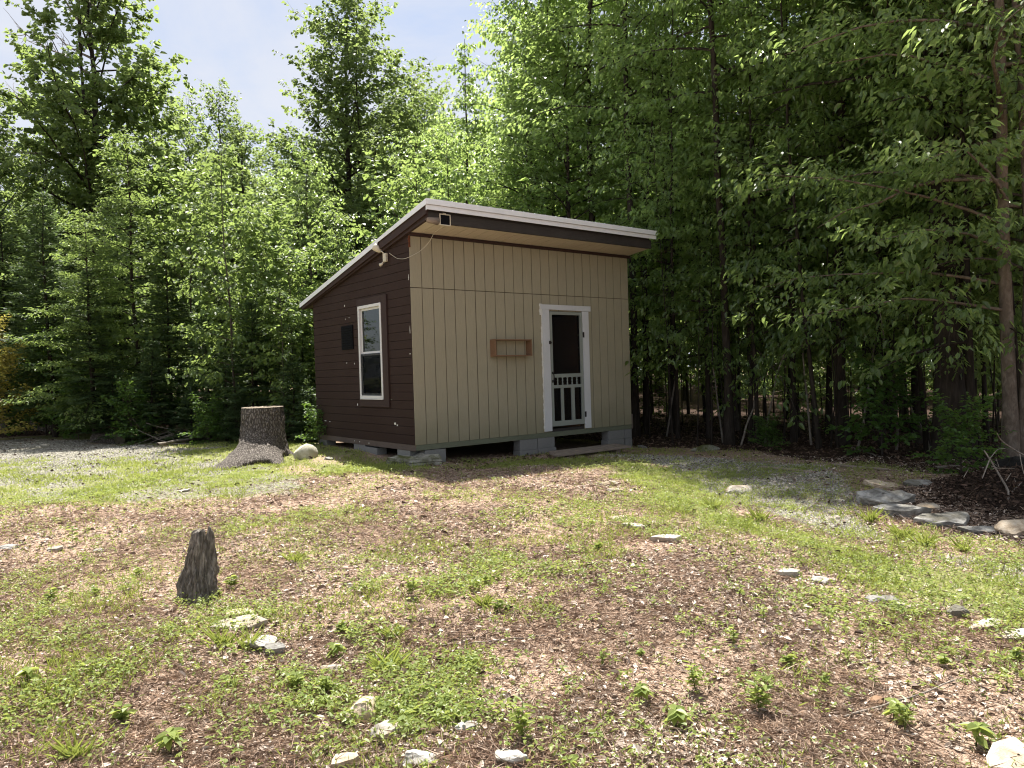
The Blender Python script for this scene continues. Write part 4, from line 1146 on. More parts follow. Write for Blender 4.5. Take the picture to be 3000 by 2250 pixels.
M['stone'] = stone_mat('pale_stone', (.13, .115, .09), (.36, .34, .30), (.58, .56, .52), (.27, .21, .145))
M['slate'] = stone_mat('grey_slab', (.06, .056, .05), (.23, .222, .205), (.44, .43, .405), (.13, .12, .095))
M['tanstone'] = stone_mat('tan_stone', (.20, .15, .10), (.42, .34, .25), (.58, .52, .43))
M['mossy'] = stone_mat('mossy_stone', (.14, .13, .10), (.30, .29, .25), (.48, .47, .42), (.075, .080, .028))
M['boulder'] = stone_mat('round_boulder', (.27, .25, .19), (.42, .40, .31), (.56, .54, .45), (.33, .32, .21))
M['cut_wood'] = bark_mat('cut_wood', (.16, .125, .09), (.30, .25, .19), (.46, .40, .33), (5, 5, 5), .3, .006)
M['lump_dark'] = bark_mat('near_black_lump', (.006, .006, .006), (.014, .013, .012), (.03, .028, .026), (8, 8, 8), .8, .03)
M['mulch_chip'] = leaf_mat('mulch_chip', (.018, .012, .009), (.15, .10, .075), (.01, .01, .01), .02, .9, .1, 0)
M['needle'] = leaf_mat('fallen_needles', (.13, .080, .055), (.66, .51, .39), (.05, .03, .02), .10, .75, .2, 0)
M['chip'] = leaf_mat('bark_chips', (.17, .12, .088), (.72, .62, .53), (.05, .03, .02), .08, .8, .2, 0)
M['deadleaf'] = leaf_mat('dead_leaves', (.045, .028, .020), (.24, .165, .12), (.06, .04, .03), .12, .7, .2, 0)
M['pebble'] = leaf_mat('gravel_pebbles', (.10, .092, .072), (.44, .415, .36), (.01, .01, .01), .0, .85, .2, 0)


def ico(sub):
    import bmesh
    bm = bmesh.new(); bmesh.ops.create_icosphere(bm, subdivisions=sub, radius=1)
    V = np.array([v.co[:] for v in bm.verts]); F = [[v.index for v in f.verts] for f in bm.faces]; bm.free(); return V, F


ICO3 = ico(4)


def n3d(V, s, seed):
    return (vnoise(V[:, 0] + V[:, 2] * .73, V[:, 1] - V[:, 2] * .41, s, seed) + vnoise(V[:, 1] + V[:, 0] * .37, V[:, 2] - V[:, 0] * .53, s, seed + 1)) - 1


def rock(name, loc, size, seed, material, label, cat='stone', rz=0.0, group=None, facets=7, rough=.12, sink=.35, tilt=(0, 0), boxy=.0):
    g = np.random.default_rng(seed)
    if group == 'loose pale stones in the clearing': size = (size[0] * .88, size[1] * .88, size[2] * .9); facets = 13
    V = ICO3[0].copy()
    if boxy: V = np.sign(V) * np.abs(V) ** (1 - boxy)
    for _ in range(facets):
        d = unit(g.normal(0, 1, 3)); h = g.uniform(.58, .9)
        ex = np.maximum(V @ d - h, 0); V = V - ex[:, None] * d * .92
    V = V * (1 + rough * n3d(V * 1.0 + g.uniform(0, 9), .7, seed)[:, None] + rough * .7 * n3d(V + 3, .28, seed + 5)[:, None] + rough * .3 * n3d(V + 5, .1, seed + 8)[:, None])
    V = V * (np.array(size) / 2)
    layer = .012 * np.sin(V[:, 2] / max(size[2], .01) * 14 + g.uniform(0, 6)) * size[0]
    V[:, :2] *= (1 + layer[:, None] / max(size[0], .05) * .8)
    b = MB(); b.add(V, ICO3[1])
    o = b.build(name, material, None, (loc[0], loc[1], loc[2] + size[2] * (.5 - sink)), rz, smooth=True)
    o.rotation_euler = (tilt[0], tilt[1], rz)
    o.data.polygons.foreach_set('use_smooth', [True] * len(o.data.polygons))
    try: o.data.set_sharp_from_angle(angle=R(20))
    except Exception: pass
    return tag(o, label, cat, group)


def slab(name, loc, size, seed, material, label, rz=0.0, group=None, tilt=(0, 0), sink=.25):
    g = np.random.default_rng(seed); n = g.integers(6, 9)
    a = np.sort(np.linspace(0, 2 * np.pi, n, endpoint=False) + g.normal(0, .22, n)); rr = g.uniform(.66, 1.12, n)
    cx = np.cos(a) * rr * size[0] / 2; cy = np.sin(a) * rr * size[1] / 2
    m_ = 96; tq = np.linspace(0, n, m_, endpoint=False); ci = np.append(cx, cx[0]); cj = np.append(cy, cy[0])
    ox = np.interp(tq, range(n + 1), ci); oy = np.interp(tq, range(n + 1), cj)
    for _ in range(1): ox = (np.roll(ox, 1) + 4 * ox + np.roll(ox, -1)) / 6; oy = (np.roll(oy, 1) + 4 * oy + np.roll(oy, -1)) / 6
    rings = []
    lv = [(.80, 0), (.90, .12), (.97, .3), (1.0, .42), (.95, .52), (1.0, .62), (.97, .8), (.99, .9), (.95, .985), (.86, 1.0), (.6, 1.0), (.3, 1.0), (.05, 1.0)]
    for k, h in lv:
        j = 1 + .05 * (vnoise(tq * 3 + seed, np.full(m_, h * 9), 1, seed % 997) - .5) * (1 if h < .98 else .3)
        z = h * size[2] + (vnoise(ox * k * 9 + seed, oy * k * 9, 1, 5) - .5) * size[2] * (.35 if h > .9 else .1)
        rings.append(np.stack([ox * k * j, oy * k * j, z], 1))
    V = np.concatenate(rings); i = np.arange(len(lv) - 1)[:, None] * m_; j = np.arange(m_)[None, :]
    Q = np.stack([i + j, i + (j + 1) % m_, i + m_ + (j + 1) % m_, i + m_ + j], -1).reshape(-1, 4)
    me = mesh_np(name, V, Q, material, smooth=True)
    try: me.set_sharp_from_angle(angle=R(32))
    except Exception: pass
    o = link(name, me, None, (loc[0], loc[1], loc[2] - size[2] * sink), rz); o.scale = (1, 1, .72); o.rotation_euler = (tilt[0], tilt[1], rz)
    return tag(o, label, 'stone', group)


view_rz = math.atan2(RX[1], RX[0])     # makes a rock's long side run across the view
EDGE = 'stones edging the mulch heap'
for a in [((1905, 1052), (.50, .30, .10), 'tanstone', 'flat tan stone topping the far end of the heap edging', .1, .3), ((1905, 1085), (.62, .34, .18), 'slate', 'dark layered rock under the flat tan stone of the heap edging', -.1, .3),
          ((1985, 1048), (.46, .22, .08), 'slate', 'dim slab leaning behind the flat tan stone', .3, .3), ((1946, 1112), (.52, .30, .16), 'slate', 'grey layered stone left of the broad pale slab', -.25, .3),
          ((2002, 1100), (.30, .2, .08), 'stone', 'small pale broken stone tucked behind the broad slab', 0, .3), ((2033, 1130), (.74, .36, .12), 'slate', 'broad pale grey slab in the middle of the heap edging', -.15, .25),
          ((2126, 1149), (.50, .17, .07), 'slate', 'narrow grey slab right of the broad slab', -.2, .25), ((2203, 1150), (.36, .30, .17), 'tanstone', 'tan rounded rock at the right end of the heap edging', .2, .3)]:
    (px_, sz, mt, lab, r_, sk) = a
    if 'rounded' in lab: rock('edging_stone', hit(*px_), sz, int(px_[0]), M[mt], lab, 'stone', view_rz + r_, EDGE, sink=sk, facets=9, boxy=.25)
    else: slab('edging_stone', hit(*px_), sz, int(px_[0]), M[mt], lab, view_rz + r_, EDGE, (float(.20 + rng.normal(0, .06)), float(rng.normal(0, .07))), sink=.2)
rock('boulder', hit(661, 990), (.42, .36, .36), 31, M['boulder'], 'round yellowish boulder between the big stump and the brown wall', 'boulder', .3, facets=2, rough=.06, sink=.28)
slab('flat_stone', hit(890, 1004), (1.0, .46, .26), 33, M['mossy'], 'flat topped mossy stone lying before the near corner of the shed', view_rz + .05, None, (.06, .02), .15)
rock('white_rock', hit(1597, 1064), (.36, .26, .16), 34, M['stone'], 'pale rounded rock on the gravel by the bright grass', 'stone', view_rz, sink=.4)
rock('dark_rock', hit(1522, 974), (.55, .3, .2), 35, M['mossy'], 'dark low rock in the shade beyond the gravel', 'stone', view_rz, sink=.45)
SM = 'loose pale stones in the clearing'
for (px_, sz, mt, lab) in [((515, 1328), (.22, .13, .07), 'tanstone', 'tan stone nearest to the weathered stump, at the top of its stone row'), ((522, 1354), (.36, .16, .06), 'stone', 'long pale slab below the tan stone by the weathered stump'),
                          ((552, 1357), (.10, .08, .06), 'slate', 'small grey stone at the end of the long pale slab'), ((560, 1392), (.32, .2, .08), 'stone', 'broad pale slab half under grass below the long slab'), ((592, 1408), (.16, .08, .06), 'slate', 'dark undercut stone beside the broad half hidden slab'),
                          ((712, 1452), (.13, .10, .08), 'stone', 'pair of pale stone lumps among the weeds'), ((785, 1548), (.21, .28, .15), 'tanstone', 'largest foreground rock, pale with a rusty side'), ((828, 1590), (.17, .17, .10), 'stone', 'white angular rock just below the rusty sided rock'),
                          ((846, 1531), (.11, .06, .05), 'stone', 'small white stone beside the rusty sided rock'), ((905, 1648), (.20, .12, .09), 'stone', 'white stone cut off by the bottom of the view below the litter'), ((1105, 1643), (.16, .12, .07), 'stone', 'grey white stone at the very bottom under the taller weeds'),
                          ((1008, 1578), (.13, .09, .05), 'slate', 'dished grey stone in the needles near the bottom'), ((748, 1655), (.16, .09, .06), 'tanstone', 'yellowish stone at the very bottom edge'), ((1312, 1048), (.26, .16, .09), 'stone', 'upper of two pale stones at the grass edge before the door'),
                          ((1325, 1062), (.22, .12, .07), 'stone', 'lower of two pale stones at the grass edge before the door'), ((1335, 1122), (.26, .12, .05), 'stone', 'flat stone highest in the row between needles and bright grass'), ((1372, 1140), (.24, .12, .06), 'stone', 'second stone down the row between needles and bright grass'),
                          ((1442, 1168), (.28, .12, .06), 'stone', 'third stone down the row between needles and bright grass'), ((1705, 1242), (.20, .13, .06), 'stone', 'pale flat stone in the weeds at the bed edge'), ((1768, 1258), (.15, .12, .07), 'stone', 'small pale stone in a line with the flat one at the bed edge'),
                          ((1905, 1298), (.26, .14, .07), 'slate', 'slab with a dark hollow beneath at the bed edge'), ((1950, 1315), (.16, .12, .08), 'stone', 'stone right of the slab with the dark hollow'), ((2066, 1332), (.16, .12, .12), 'slate', 'upright grey stone beside the long pale slab on the right'),
                          ((2126, 1356), (.34, .10, .05), 'stone', 'long pale slab at the bed edge on the right'), ((2196, 1378), (.26, .10, .05), 'stone', 'pale slab running out of view beyond the long one'), ((2195, 1646), (.30, .22, .06), 'tanstone', 'flat tan slab in the bottom right corner'),
                          ((14, 1186), (.26, .14, .07), 'slate', 'dark edged slab at the left edge of the view'), ((118, 1190), (.24, .12, .05), 'stone', 'pale flat stone under the tall leaf on the left'), ((215, 1192), (.12, .08, .05), 'stone', 'pale stone right of the flat one under the tall leaf'),
                          ((133, 1272), (.11, .07, .04), 'stone', 'small white stone lying alone in the weeds on the left'), ((1388, 968), (.22, .14, .05), 'slate', 'flat stone at the foot of the far corner blocks'), ((712, 993), (.18, .12, .06), 'slate', 'grey stone at the foot of the yellowish boulder'),
                          ((395, 1062), (.22, .10, .04), 'stone', 'pale flat stone in the thin grass before the big stump'), ((1865, 1432), (.09, .06, .03), 'stone', 'white chip of stone among the right hand needles'), ((1210, 1402), (.10, .07, .03), 'stone', 'white chip of stone above the fallen twig')]:
    if sz[2] <= .065 and sz[0] > .15: slab('loose_stone', hit(*px_), (sz[0] * .95, sz[1] * .95, sz[2]), int(px_[0] * 3 + px_[1]), M[mt], lab, view_rz + rng.normal(0, .25), SM, (float(.12 + rng.normal(0, .1)), float(rng.normal(0, .1))), .12)
    else: rock('loose_stone', hit(*px_), sz, int(px_[0] * 3 + px_[1]), M[mt], lab, 'stone', view_rz + rng.normal(0, .25), SM, sink=.34, facets=9, boxy=.2, rough=.16)


def stump(name, loc, h, r_top, r_base, seed, label, barkm, topm, lobes, ridge=.02, nr=26, tilt=(0, 0), rz=0, top_slope=.0, roots=(), sq=1.0, group=None):
    e = empty(name, loc, label, 'tree stump', group, rz)
    e.rotation_euler = (tilt[0], tilt[1], rz)
    na, nz = 300, 80
    g = np.random.default_rng(seed)
    a = np.linspace(0, 2 * np.pi, na, endpoint=False); z = np.linspace(0, 1, nz) ** 1.6
    A, Z = np.meshgrid(a, z, indexing='ij')
    ph = g.uniform(0, 6, 4)
    r = r_top + (r_base - r_top) * np.exp(-Z * h / (.28 * h)) + .03 * r_top * np.sin(2 * A + ph[0]) + .03 * r_top * np.sin(3 * A + ph[1])
    for (la, lw, ll, lz) in lobes:
        da = np.angle(np.exp(1j * (A - la - .25 * np.exp(-Z * h / .06) * math.sin(la * 3)))); we = lw * (.30 + .70 * np.clip(Z * h / .22, 0, 1)); r = r + ll * np.exp(-np.abs(da / we) ** 1.7) * np.exp(-np.maximum(Z * (h + .08) - .08, 0) / lz)
    rn = vnoise(A * nr / 6.283 * 1.0, Z * h * 7, 1.0, seed) * .6 + vnoise(A * nr * 2.3 / 6.283, Z * h * 16, 1.0, seed + 3) * .4
    r = r + ridge * np.clip(r / r_top, 1, 2.6) * (np.abs(rn - .5) * 2.2 - .5)
    X = r * np.cos(A); Y = r * np.sin(A) * sq; ZZ = Z * (h + .08) - .14 + Z * top_slope * X
    V = np.stack([X, Y, ZZ], -1).reshape(-1, 3)
    i = np.arange(na)[:, None]; j = np.arange(nz - 1)[None, :]
    Q = np.stack([i * nz + j, ((i + 1) % na) * nz + j, ((i + 1) % na) * nz + j + 1, i * nz + j + 1], -1).reshape(-1, 4)
    N_ = NP(); N_.add(V, Q)
    link('bark', mesh_np(name + '_bark', V, Q, barkm, smooth=True), e)
    # cut face
    rim = V.reshape(na, nz, 3)[:, -1]
    rings = [rim * np.array([k, k, 1]) + np.array([0, 0, .012 * g.random() * (1 - k)]) for k in (1.0, .93, .7, .4, .12)]
    VV = np.concatenate(rings); 
    for q in range(5): VV[q * na:(q + 1) * na, 2] = h - .06 + top_slope * VV[q * na:(q + 1) * na, 0] + g.normal(0, .003, na) + (.0 if q == 0 else .004)
    QQ = []
    for q in range(4):
        for i2 in range(na): QQ.append((q * na + i2, q * na + (i2 + 1) % na, (q + 1) * na + (i2 + 1) % na, (q + 1) * na + i2))
    link('cut_top', mesh_np(name + '_top', VV, np.array(QQ), topm), e)
    for (pts, rad) in roots:
        pts = np.array(pts, float); n = 14; tq = np.linspace(0, len(pts) - 1, n)
        pp = np.stack([np.interp(tq, range(len(pts)), pts[:, k]) for k in range(3)], 1); rr = np.interp(tq, range(len(rad)), rad)
        for _ in range(2): pp[1:-1] = (pp[:-2] + 2 * pp[1:-1] + pp[2:]) / 4
        V, Q = tube_np(pp, rr, 20)
        V = V + n3d(V, .09, seed + 9)[:, None] * .02
        link('root', mesh_np(name + '_root', V, Q, barkm, smooth=True), e)
    return e


c0 = hit(570, 987); e1 = hit(432, 1026) - c0; e2 = hit(628, 1022) - c0
aL = math.atan2(e1[1], e1[0]); aR = math.atan2(e2[1], e2[0])
stump('tree_stump', (c0[0], c0[1], c0[2]), .93, .345, .42, 71, 'tall thick barked stump with spreading roots left of the shed', M['stump_bark'], M['cut_wood'],
      [(aL, .52, 1.25, .19), (aL, .55, .22, .34), (aR, .42, .62, .17), (aR, .45, .16, .30), (aR + 1.0, .4, .28, .14), (aL - 1.2, .4, .28, .16), (aL + 3, .5, .3, .14), (aL + .75, .34, .32, .12)], ridge=.034, nr=34, top_slope=.0)
c1_ = hit(428, 1296)
# small rotten stump, a ragged leaning wedge
e = empty('rotten_stump', tuple(c1_), 'small weathered pointed stump standing in the weeds', 'tree stump')
na, nz = 160, 70
A, Z = np.meshgrid(np.linspace(0, 6.2832, na, endpoint=False), np.linspace(0, 1, nz), indexing='ij')
hh = .485
rx = np.interp(Z, [0, .25, .5, .75, .9, .97, 1], [.148, .136, .116, .094, .078, .066, .046]); ry = rx * .85
rn = vnoise(A * 4.2, Z * 2.2, 1, 81) * .55 + vnoise(A * 10.5, Z * 6, 1, 82) * .45
k_ = 1 + .42 * (np.abs(rn - .5) * 2 - .45) + .22 * (vnoise(A * 1.6 + 9, Z * 3.1, 1, 84) - .5) + .10 * (vnoise(A * 16, Z * 22, 1, 86) - .5)
X = rx * k_ * np.cos(A) + (.148 - rx) * .62; Y = ry * k_ * np.sin(A); ZZ = Z * hh - .05 + .16 * (vnoise(A * 2.4, Z * 0, 1, 83) - .5) * sstep(Z, .6, 1)
cv = RX[:2] / np.linalg.norm(RX[:2]); fv = _F[:2] / np.linalg.norm(_F[:2])
V = np.stack([X * cv[0] + Y * fv[0], X * cv[1] + Y * fv[1], ZZ], -1).reshape(-1, 3)
i = np.arange(na)[:, None]; j = np.arange(nz - 1)[None, :]
Q = np.stack([i * nz + j, ((i + 1) % na) * nz + j, ((i + 1) % na) * nz + j + 1, i * nz + j + 1], -1).reshape(-1, 4)
topi = np.arange(na) * nz + nz - 1
V = np.concatenate([V, V[topi].mean(0, keepdims=True) - np.array([[0, 0, .03]])]); cI = len(V) - 1
Q = np.concatenate([Q, np.stack([topi, np.roll(topi, -1), np.full(na, cI), np.full(na, cI)], -1)[:, [0, 1, 2, 2]]])
me = bpy.data.meshes.new('rotten_stump_body'); me.from_pydata([tuple(v) for v in V], [], [tuple(dict.fromkeys(q)) for q in Q.tolist()]); me.materials.append(M['old_stump']); me.polygons.foreach_set('use_smooth', [True] * len(me.polygons))
link('body', me, e)
b = MB(); r0 = -fv * .125
for (ox, hz_, w_) in ((.02, .20, .022), (.045, .17, .018), (-.005, .13, .015)):
    p0 = np.array([cv[0] * ox + r0[0] * .8, cv[1] * ox + r0[1] * .8, -.03])
    b.prism([p0 - np.array([*cv, 0]) * w_, p0 + np.array([*cv, 0]) * w_, p0 + np.array([*(cv * w_ * .2), hz_]) - np.array([*r0, 0]) * .2], np.array([*r0, 0]) * .14)
b.build('split_wood', M['dead_wood'], e)

c2 = hit(102, 930)
stump('tree_stump', (c2[0], c2[1], c2[2]), .36, .40, .52, 91, 'wide low brown stump in the shade at the far end of the gravel', M['stump_bark'], M['cut_wood'], [(view_rz + math.pi, .4, .2, .15), (view_rz - .5, .4, .18, .15)], ridge=.02)
c3_ = hit(12, 932)
stump('tree_stump', (c3_[0], c3_[1], c3_[2]), .42, .30, .42, 92, 'pale barked stump at the left edge under the golden bush', M['bark_pale'], M['cut_wood'], [], ridge=.02)

p = hit(238, 952)
lg = empty('cut_log', (p[0], p[1], p[2] + .10), 'short cut log lying on the wood edge beyond the gravel', 'log', rz=view_rz - .35)
n = 16; s = np.linspace(-.45, .3, n)
V, Q = tube_np(np.stack([s, 0 * s, 0 * s], 1), .15 + .006 * np.sin(s * 20), 24); V = V + n3d(V, .08, 4)[:, None] * .012
link('bark', mesh_np('log_bark', V, Q, M['stump_bark'], smooth=True), lg)
for sx_ in (.3, -.45):
    b = MB(); b.prism([(sx_, .15 * math.cos(a), .15 * math.sin(a)) for a in np.linspace(0, 6.2832, 25)[:-1]], (.004 if sx_ > 0 else -.004, 0, 0))
    b.build('cut_end', M['cut_wood'], lg)

# brush pile behind the grass
p = hit(398, 948); g_ = np.random.default_rng(14); N_ = NP()
for k in range(95):
    L = g_.uniform(.35, 1.5); az = g_.uniform(0, 6.28); c_ = np.array([p[0] + g_.normal(0, .42), p[1] + g_.normal(0, .42), p[2] + abs(g_.normal(.02, .14))])
    d = np.array([math.cos(az), math.sin(az), g_.normal(0, .28)]); s = np.linspace(-.5, .5, 6)
    pts = c_ + d * (L * s)[:, None] + np.cumsum(g_.normal(0, .03, (6, 3)), 0); pts[:, 2] = np.maximum(pts[:, 2], p[2] + .005)
    V, Q = tube_np(pts, g_.uniform(.004, .016) * (1 - .5 * (s + .5)), 5); N_.add(V, Q)
V, Q, _ = N_.get(); V = V - p
bp_ = link('brush_pile', mesh_np('brush_pile', V, Q, M['dead_wood'], smooth=True), None, tuple(p)); tag(bp_, 'tangled pile of dead grey sticks at the wood edge behind the grass', 'brush pile')


def stick(px, rad, label, z=.012, name='fallen_stick', m='dead_wood', jit=.01):
    pts = np.array([hit(*q) for q in px]); pts[:, 2] += z
    n = 10; tq = np.linspace(0, len(pts) - 1, n); pp = np.stack([np.interp(tq, range(len(pts)), pts[:, k]) for k in range(3)], 1)
    pp = pp + np.random.default_rng(int(px[0][0])).normal(0, jit, (n, 3)) * np.array([1, 1, .2])
    c_ = pp[0].copy(); V, Q = tube_np(pp - c_, np.linspace(rad, rad * .5, n), 7)
    o = link(name, mesh_np(name, V, Q, M[m], smooth=True), None, tuple(c_)); tag(o, label, 'stick')


stick([(960, 1398), (1060, 1390), (1190, 1375)], .007, 'long thin twig lying across the needles in the foreground')
stick([(1822, 1556), (1950, 1517), (2070, 1475)], .006, 'straight pale twig lying on the right hand needles')
stick([(1645, 1012), (1700, 1017), (1760, 1022)], .035, 'pale weathered board end lying beyond the gravel', m='plank')
stick([(1800, 1006), (1860, 1012), (1920, 1016)], .030, 'thin pale pole lying along the far gravel edge', m='plank')
stick([(2020, 1012), (2075, 1008)], .025, 'short pale stick in the dark leaf mould')
stick([(340, 968), (420, 955), (470, 940)], .035, 'grey branch leaning out of the brush pile', z=.08)
stick([(500, 905), (545, 905), (600, 870)], .02, 'thin dead pole leaning behind the big stump', z=.2)
stick([(1840, 968), (1905, 990)], .02, 'dim stick on the dark forest floor right of the thin trunks')

# mulch heap
hpc = hit(2150, 1062)
r_ = np.linspace(0, 1, 40); a_ = np.linspace(0, 6.2832, 120, endpoint=False)
RR, AA = np.meshgrid(r_, a_, indexing='ij')
hx = hpc[0] + .35 + np.cos(AA) * RR * 1.55; hy = hpc[1] - .35 + np.sin(AA) * RR * 1.15
hz = ground_z(hx.ravel(), hy.ravel()).reshape(hx.shape) + (np.cos(RR * math.pi) * .5 + .5) * .30 * (.7 + .6 * vnoise(hx, hy, .5, 41)) + (vnoise(hx, hy, .11, 42) - .5) * .07 * (1 - RR) + (vnoise(hx, hy, .05, 43) - .5) * .05 * (1 - RR) - .03 * RR
V = np.stack([hx, hy, hz], -1).reshape(-1, 3); n_ = len(a_)
i = np.arange(39)[:, None] * n_; j = np.arange(n_)[None, :]
Q = np.stack([i + j, i + n_ + j, i + n_ + (j + 1) % n_, i + (j + 1) % n_], -1).reshape(-1, 4)
m, nt, out = mat('mulch_heap'); co = coords(nt, 'Object'); nf = noise(nt, co, 38, 6, .7, .5)
princ(nt, out, ramp(nt, nf, [(.35, (.010, .008, .007)), (.52, (.035, .024, .018)), (.72, (.15, .10, .075))]), .95, .1, bump(nt, nf, 1.0, .03)); M['mulch_heap'] = m
hb = np.array([hpc[0], hpc[1], hpc[2]])
mh = link('mulch_heap', mesh_np('mulch_heap', V - hb, Q, m, smooth=True), None, tuple(hb)); tag(mh, 'heap of dark rotted mulch and bark behind the edging stones', 'mulch heap')
g_ = np.random.default_rng(44); N = 5200
rr = np.sqrt(g_.uniform(0, 1, N)); aa = g_.uniform(0, 6.28, N)
cx = hpc[0] + .35 + np.cos(aa) * rr * 1.55; cy = hpc[1] - .35 + np.sin(aa) * rr * 1.15
cz = ground_z(cx, cy) + (np.cos(rr * math.pi) * .5 + .5) * .30 * (.7 + .6 * vnoise(cx, cy, .5, 41)) + (vnoise(cx, cy, .11, 42) - .5) * .07 * (1 - rr) + .012
V, Q = leaf_quads(np.stack([cx, cy, cz], 1), g_.normal(0, 1, (N, 3)) * np.array([1, 1, .5]), np.array([0, 0, 1.]) + g_.normal(0, .6, (N, 3)), g_.uniform(.015, .085, N), g_.uniform(.008, .03, N), .2, .2)
ch = link('bark_chips', mesh_np('mulch_chips', V - hb, Q, M['mulch_chip'], tint=np.repeat(g_.uniform(0, 1, N) ** 2, 6)), mh)

# dark rounded lump and dead branch by the heap
rock('dark_lump', hit(2193, 1042) + np.array([0, 0, .10]), (.46, .40, .30), 66, M['lump_dark'], 'black rounded lump at the foot of the pale forked trunk', 'charred wood', .2, facets=5, sink=.3, rough=.2)
bb = hit(2128, 1092); dist_b = np.dot(bb - CAM, _F)


def atd(x, y, dd=0.0):
    """crop pixel of the heap close-up -> point at the branch's distance"""
    v = rsrc(2450 + x / 4.022, 1250 + y / 4.022); return CAM + v * (dist_b + dd)


N_ = NP()
for pts, r0, r1 in [([(2000, 930, -.1), (2050, 790, 0), (1940, 600, .05), (1810, 380, .1), (1740, 280, .12)], .014, .007), ([(1810, 380, .1), (1740, 560, .0), (1720, 610, -.05)], .007, .004), ([(2212, 335, .1), (2160, 310, .1), (2000, 210, .0), (1930, 150, -.1), (1895, 75, -.15)], .009, .004),
                    ([(2050, 790, 0), (2130, 710, .1), (2212, 640, .2)], .010, .006), ([(1810, 375, .1), (1900, 265, .2), (1990, 258, .25)], .005, .003), ([(1830, 465, .08), (1900, 490, 0), (2100, 490, -.1)], .005, .003), ([(2000, 640, .05), (2060, 545, .12)], .006, .003),
                    ([(2050, 790, 0), (2130, 805, .1), (2212, 800, .15)], .007, .004), ([(1840, 420, .1), (1920, 480, .2), (1880, 370, .25)], .004, .002), ([(2160, 310, .1), (2180, 430, 0), (2212, 560, -.1)], .005, .003), ([(2130, 710, .1), (2100, 610, .2)], .004, .002), ([(1500, 600, .0), (1560, 495, .05)], .004, .002)]:
    pp = np.array([atd(*q) for q in pts]); n = 12; tq = np.linspace(0, len(pp) - 1, n)
    sm = np.stack([np.interp(tq, range(len(pp)), pp[:, k]) for k in range(3)], 1); sm[1:-1] = (sm[:-2] + 2 * sm[1:-1] + sm[2:]) / 4
    V, Q = tube_np(sm, np.linspace(r0, r1, n), 6); N_.add(V, Q)
V, Q, _ = N_.get()
o = link('dead_branch', mesh_np('dead_branch', V - bb, Q, M['dead_wood'], smooth=True), None, tuple(bb)); tag(o, 'bare forking dead branch sticking up out of the mulch heap', 'branch')
rock('brown_wood_chunk', hit(1893, 1515), (.10, .07, .035), 68, M['box_wood'], 'reddish brown chunk of rotten wood in the right hand needles', 'wood chunk', .4, sink=.3)
# ------------------------------------------------------------------ loose cover on the ground
def scatter(n, seed, k=1.6, xr=(-60, 2290), rmin=2.3, rmax=17):
    """random ground points inside the sector the clearing fills, thinning with distance"""
    g = np.random.default_rng(seed)
    u = g.uniform(0, 1, n)
    e = 2 - k
    r = (rmin ** e + u * (rmax ** e - rmin ** e)) ** (1 / e)
    ang0 = math.atan2(*(lambda v: (v[1], v[0]))(spot(-260, 1) - CAM[:2])); ang1 = math.atan2(*(lambda v: (v[1], v[0]))(spot(2470, 1) - CAM[:2]))
    a = g.uniform(ang1, ang0, n)
    return CAM[0] + r * np.cos(a), CAM[1] + r * np.sin(a), r, g


def clear(x, y):
    return ~((x > -.02) & (x < 4.9) & (y > -.02) & (y < 3.72))


def stuff(name, V, Q, m, tint, label, cat):
    o = link(name, mesh_np(name, V, Q, m, tint=tint)); tag(o, label, cat, kind='stuff'); return o


# needles
x, y, r, g = scatter(260000, 101, 1.7, rmax=11)
zg, zr, zd, zm, zw = zones(x, y)
keep = clear(x, y) & (g.uniform(0, 1, len(x)) < np.clip(1 - .75 * zr - .85 * zg - .3 * zm, .05, 1) * (.35 + .65 * sstep(vnoise(x, y, .5, 71), .25, .6)))
x, y, r = x[keep], y[keep], r[keep]; N = len(x)
P = np.stack([x, y, ground_z(x, y) + g.uniform(.001, .022, N)], 1)
A = np.stack([g.normal(0, 1, N), g.normal(0, 1, N), g.normal(0, .22, N)], 1)
V, Q = leaf_quads(P, A, np.array([0, 0, 1.]) + g.normal(0, .5, (N, 3)), g.uniform(.03, .11, N), np.maximum(.0030, r * .00066), .1, .12)
stuff('pine_needles', V, Q, M['needle'], np.repeat(g.uniform(0, 1, N) ** 1.3, 6), 'fallen reddish brown pine needles covering the bed', 'needles')
# bark chips and broken leaves
x, y, r, g = scatter(150000, 102, 1.6, rmax=13)
zg, zr, zd, zm, zw = zones(x, y)
keep = clear(x, y) & (g.uniform(0, 1, len(x)) < np.clip(1 - .8 * zr - .7 * zg, .06, 1) * (.25 + .75 * sstep(vnoise(x, y, .7, 72), .3, .65)))
x, y, r = x[keep], y[keep], r[keep]; N = len(x)
P = np.stack([x, y, ground_z(x, y) + g.uniform(.001, .016, N)], 1)
A = np.stack([g.normal(0, 1, N), g.normal(0, 1, N), g.normal(0, .25, N)], 1)
sz = g.uniform(.010, .040, N) * g.uniform(.6, 1.5, N)
V, Q = leaf_quads(P, A, np.array([0, 0, 1.]) + g.normal(0, .42, (N, 3)), sz, sz * g.uniform(.25, .75, N), .15, .15)
stuff('bark_litter', V, Q, M['chip'], np.repeat(g.uniform(0, 1, N) ** 1.4, 6), 'small tan and grey chips of bark and dead leaf over the bed', 'litter')
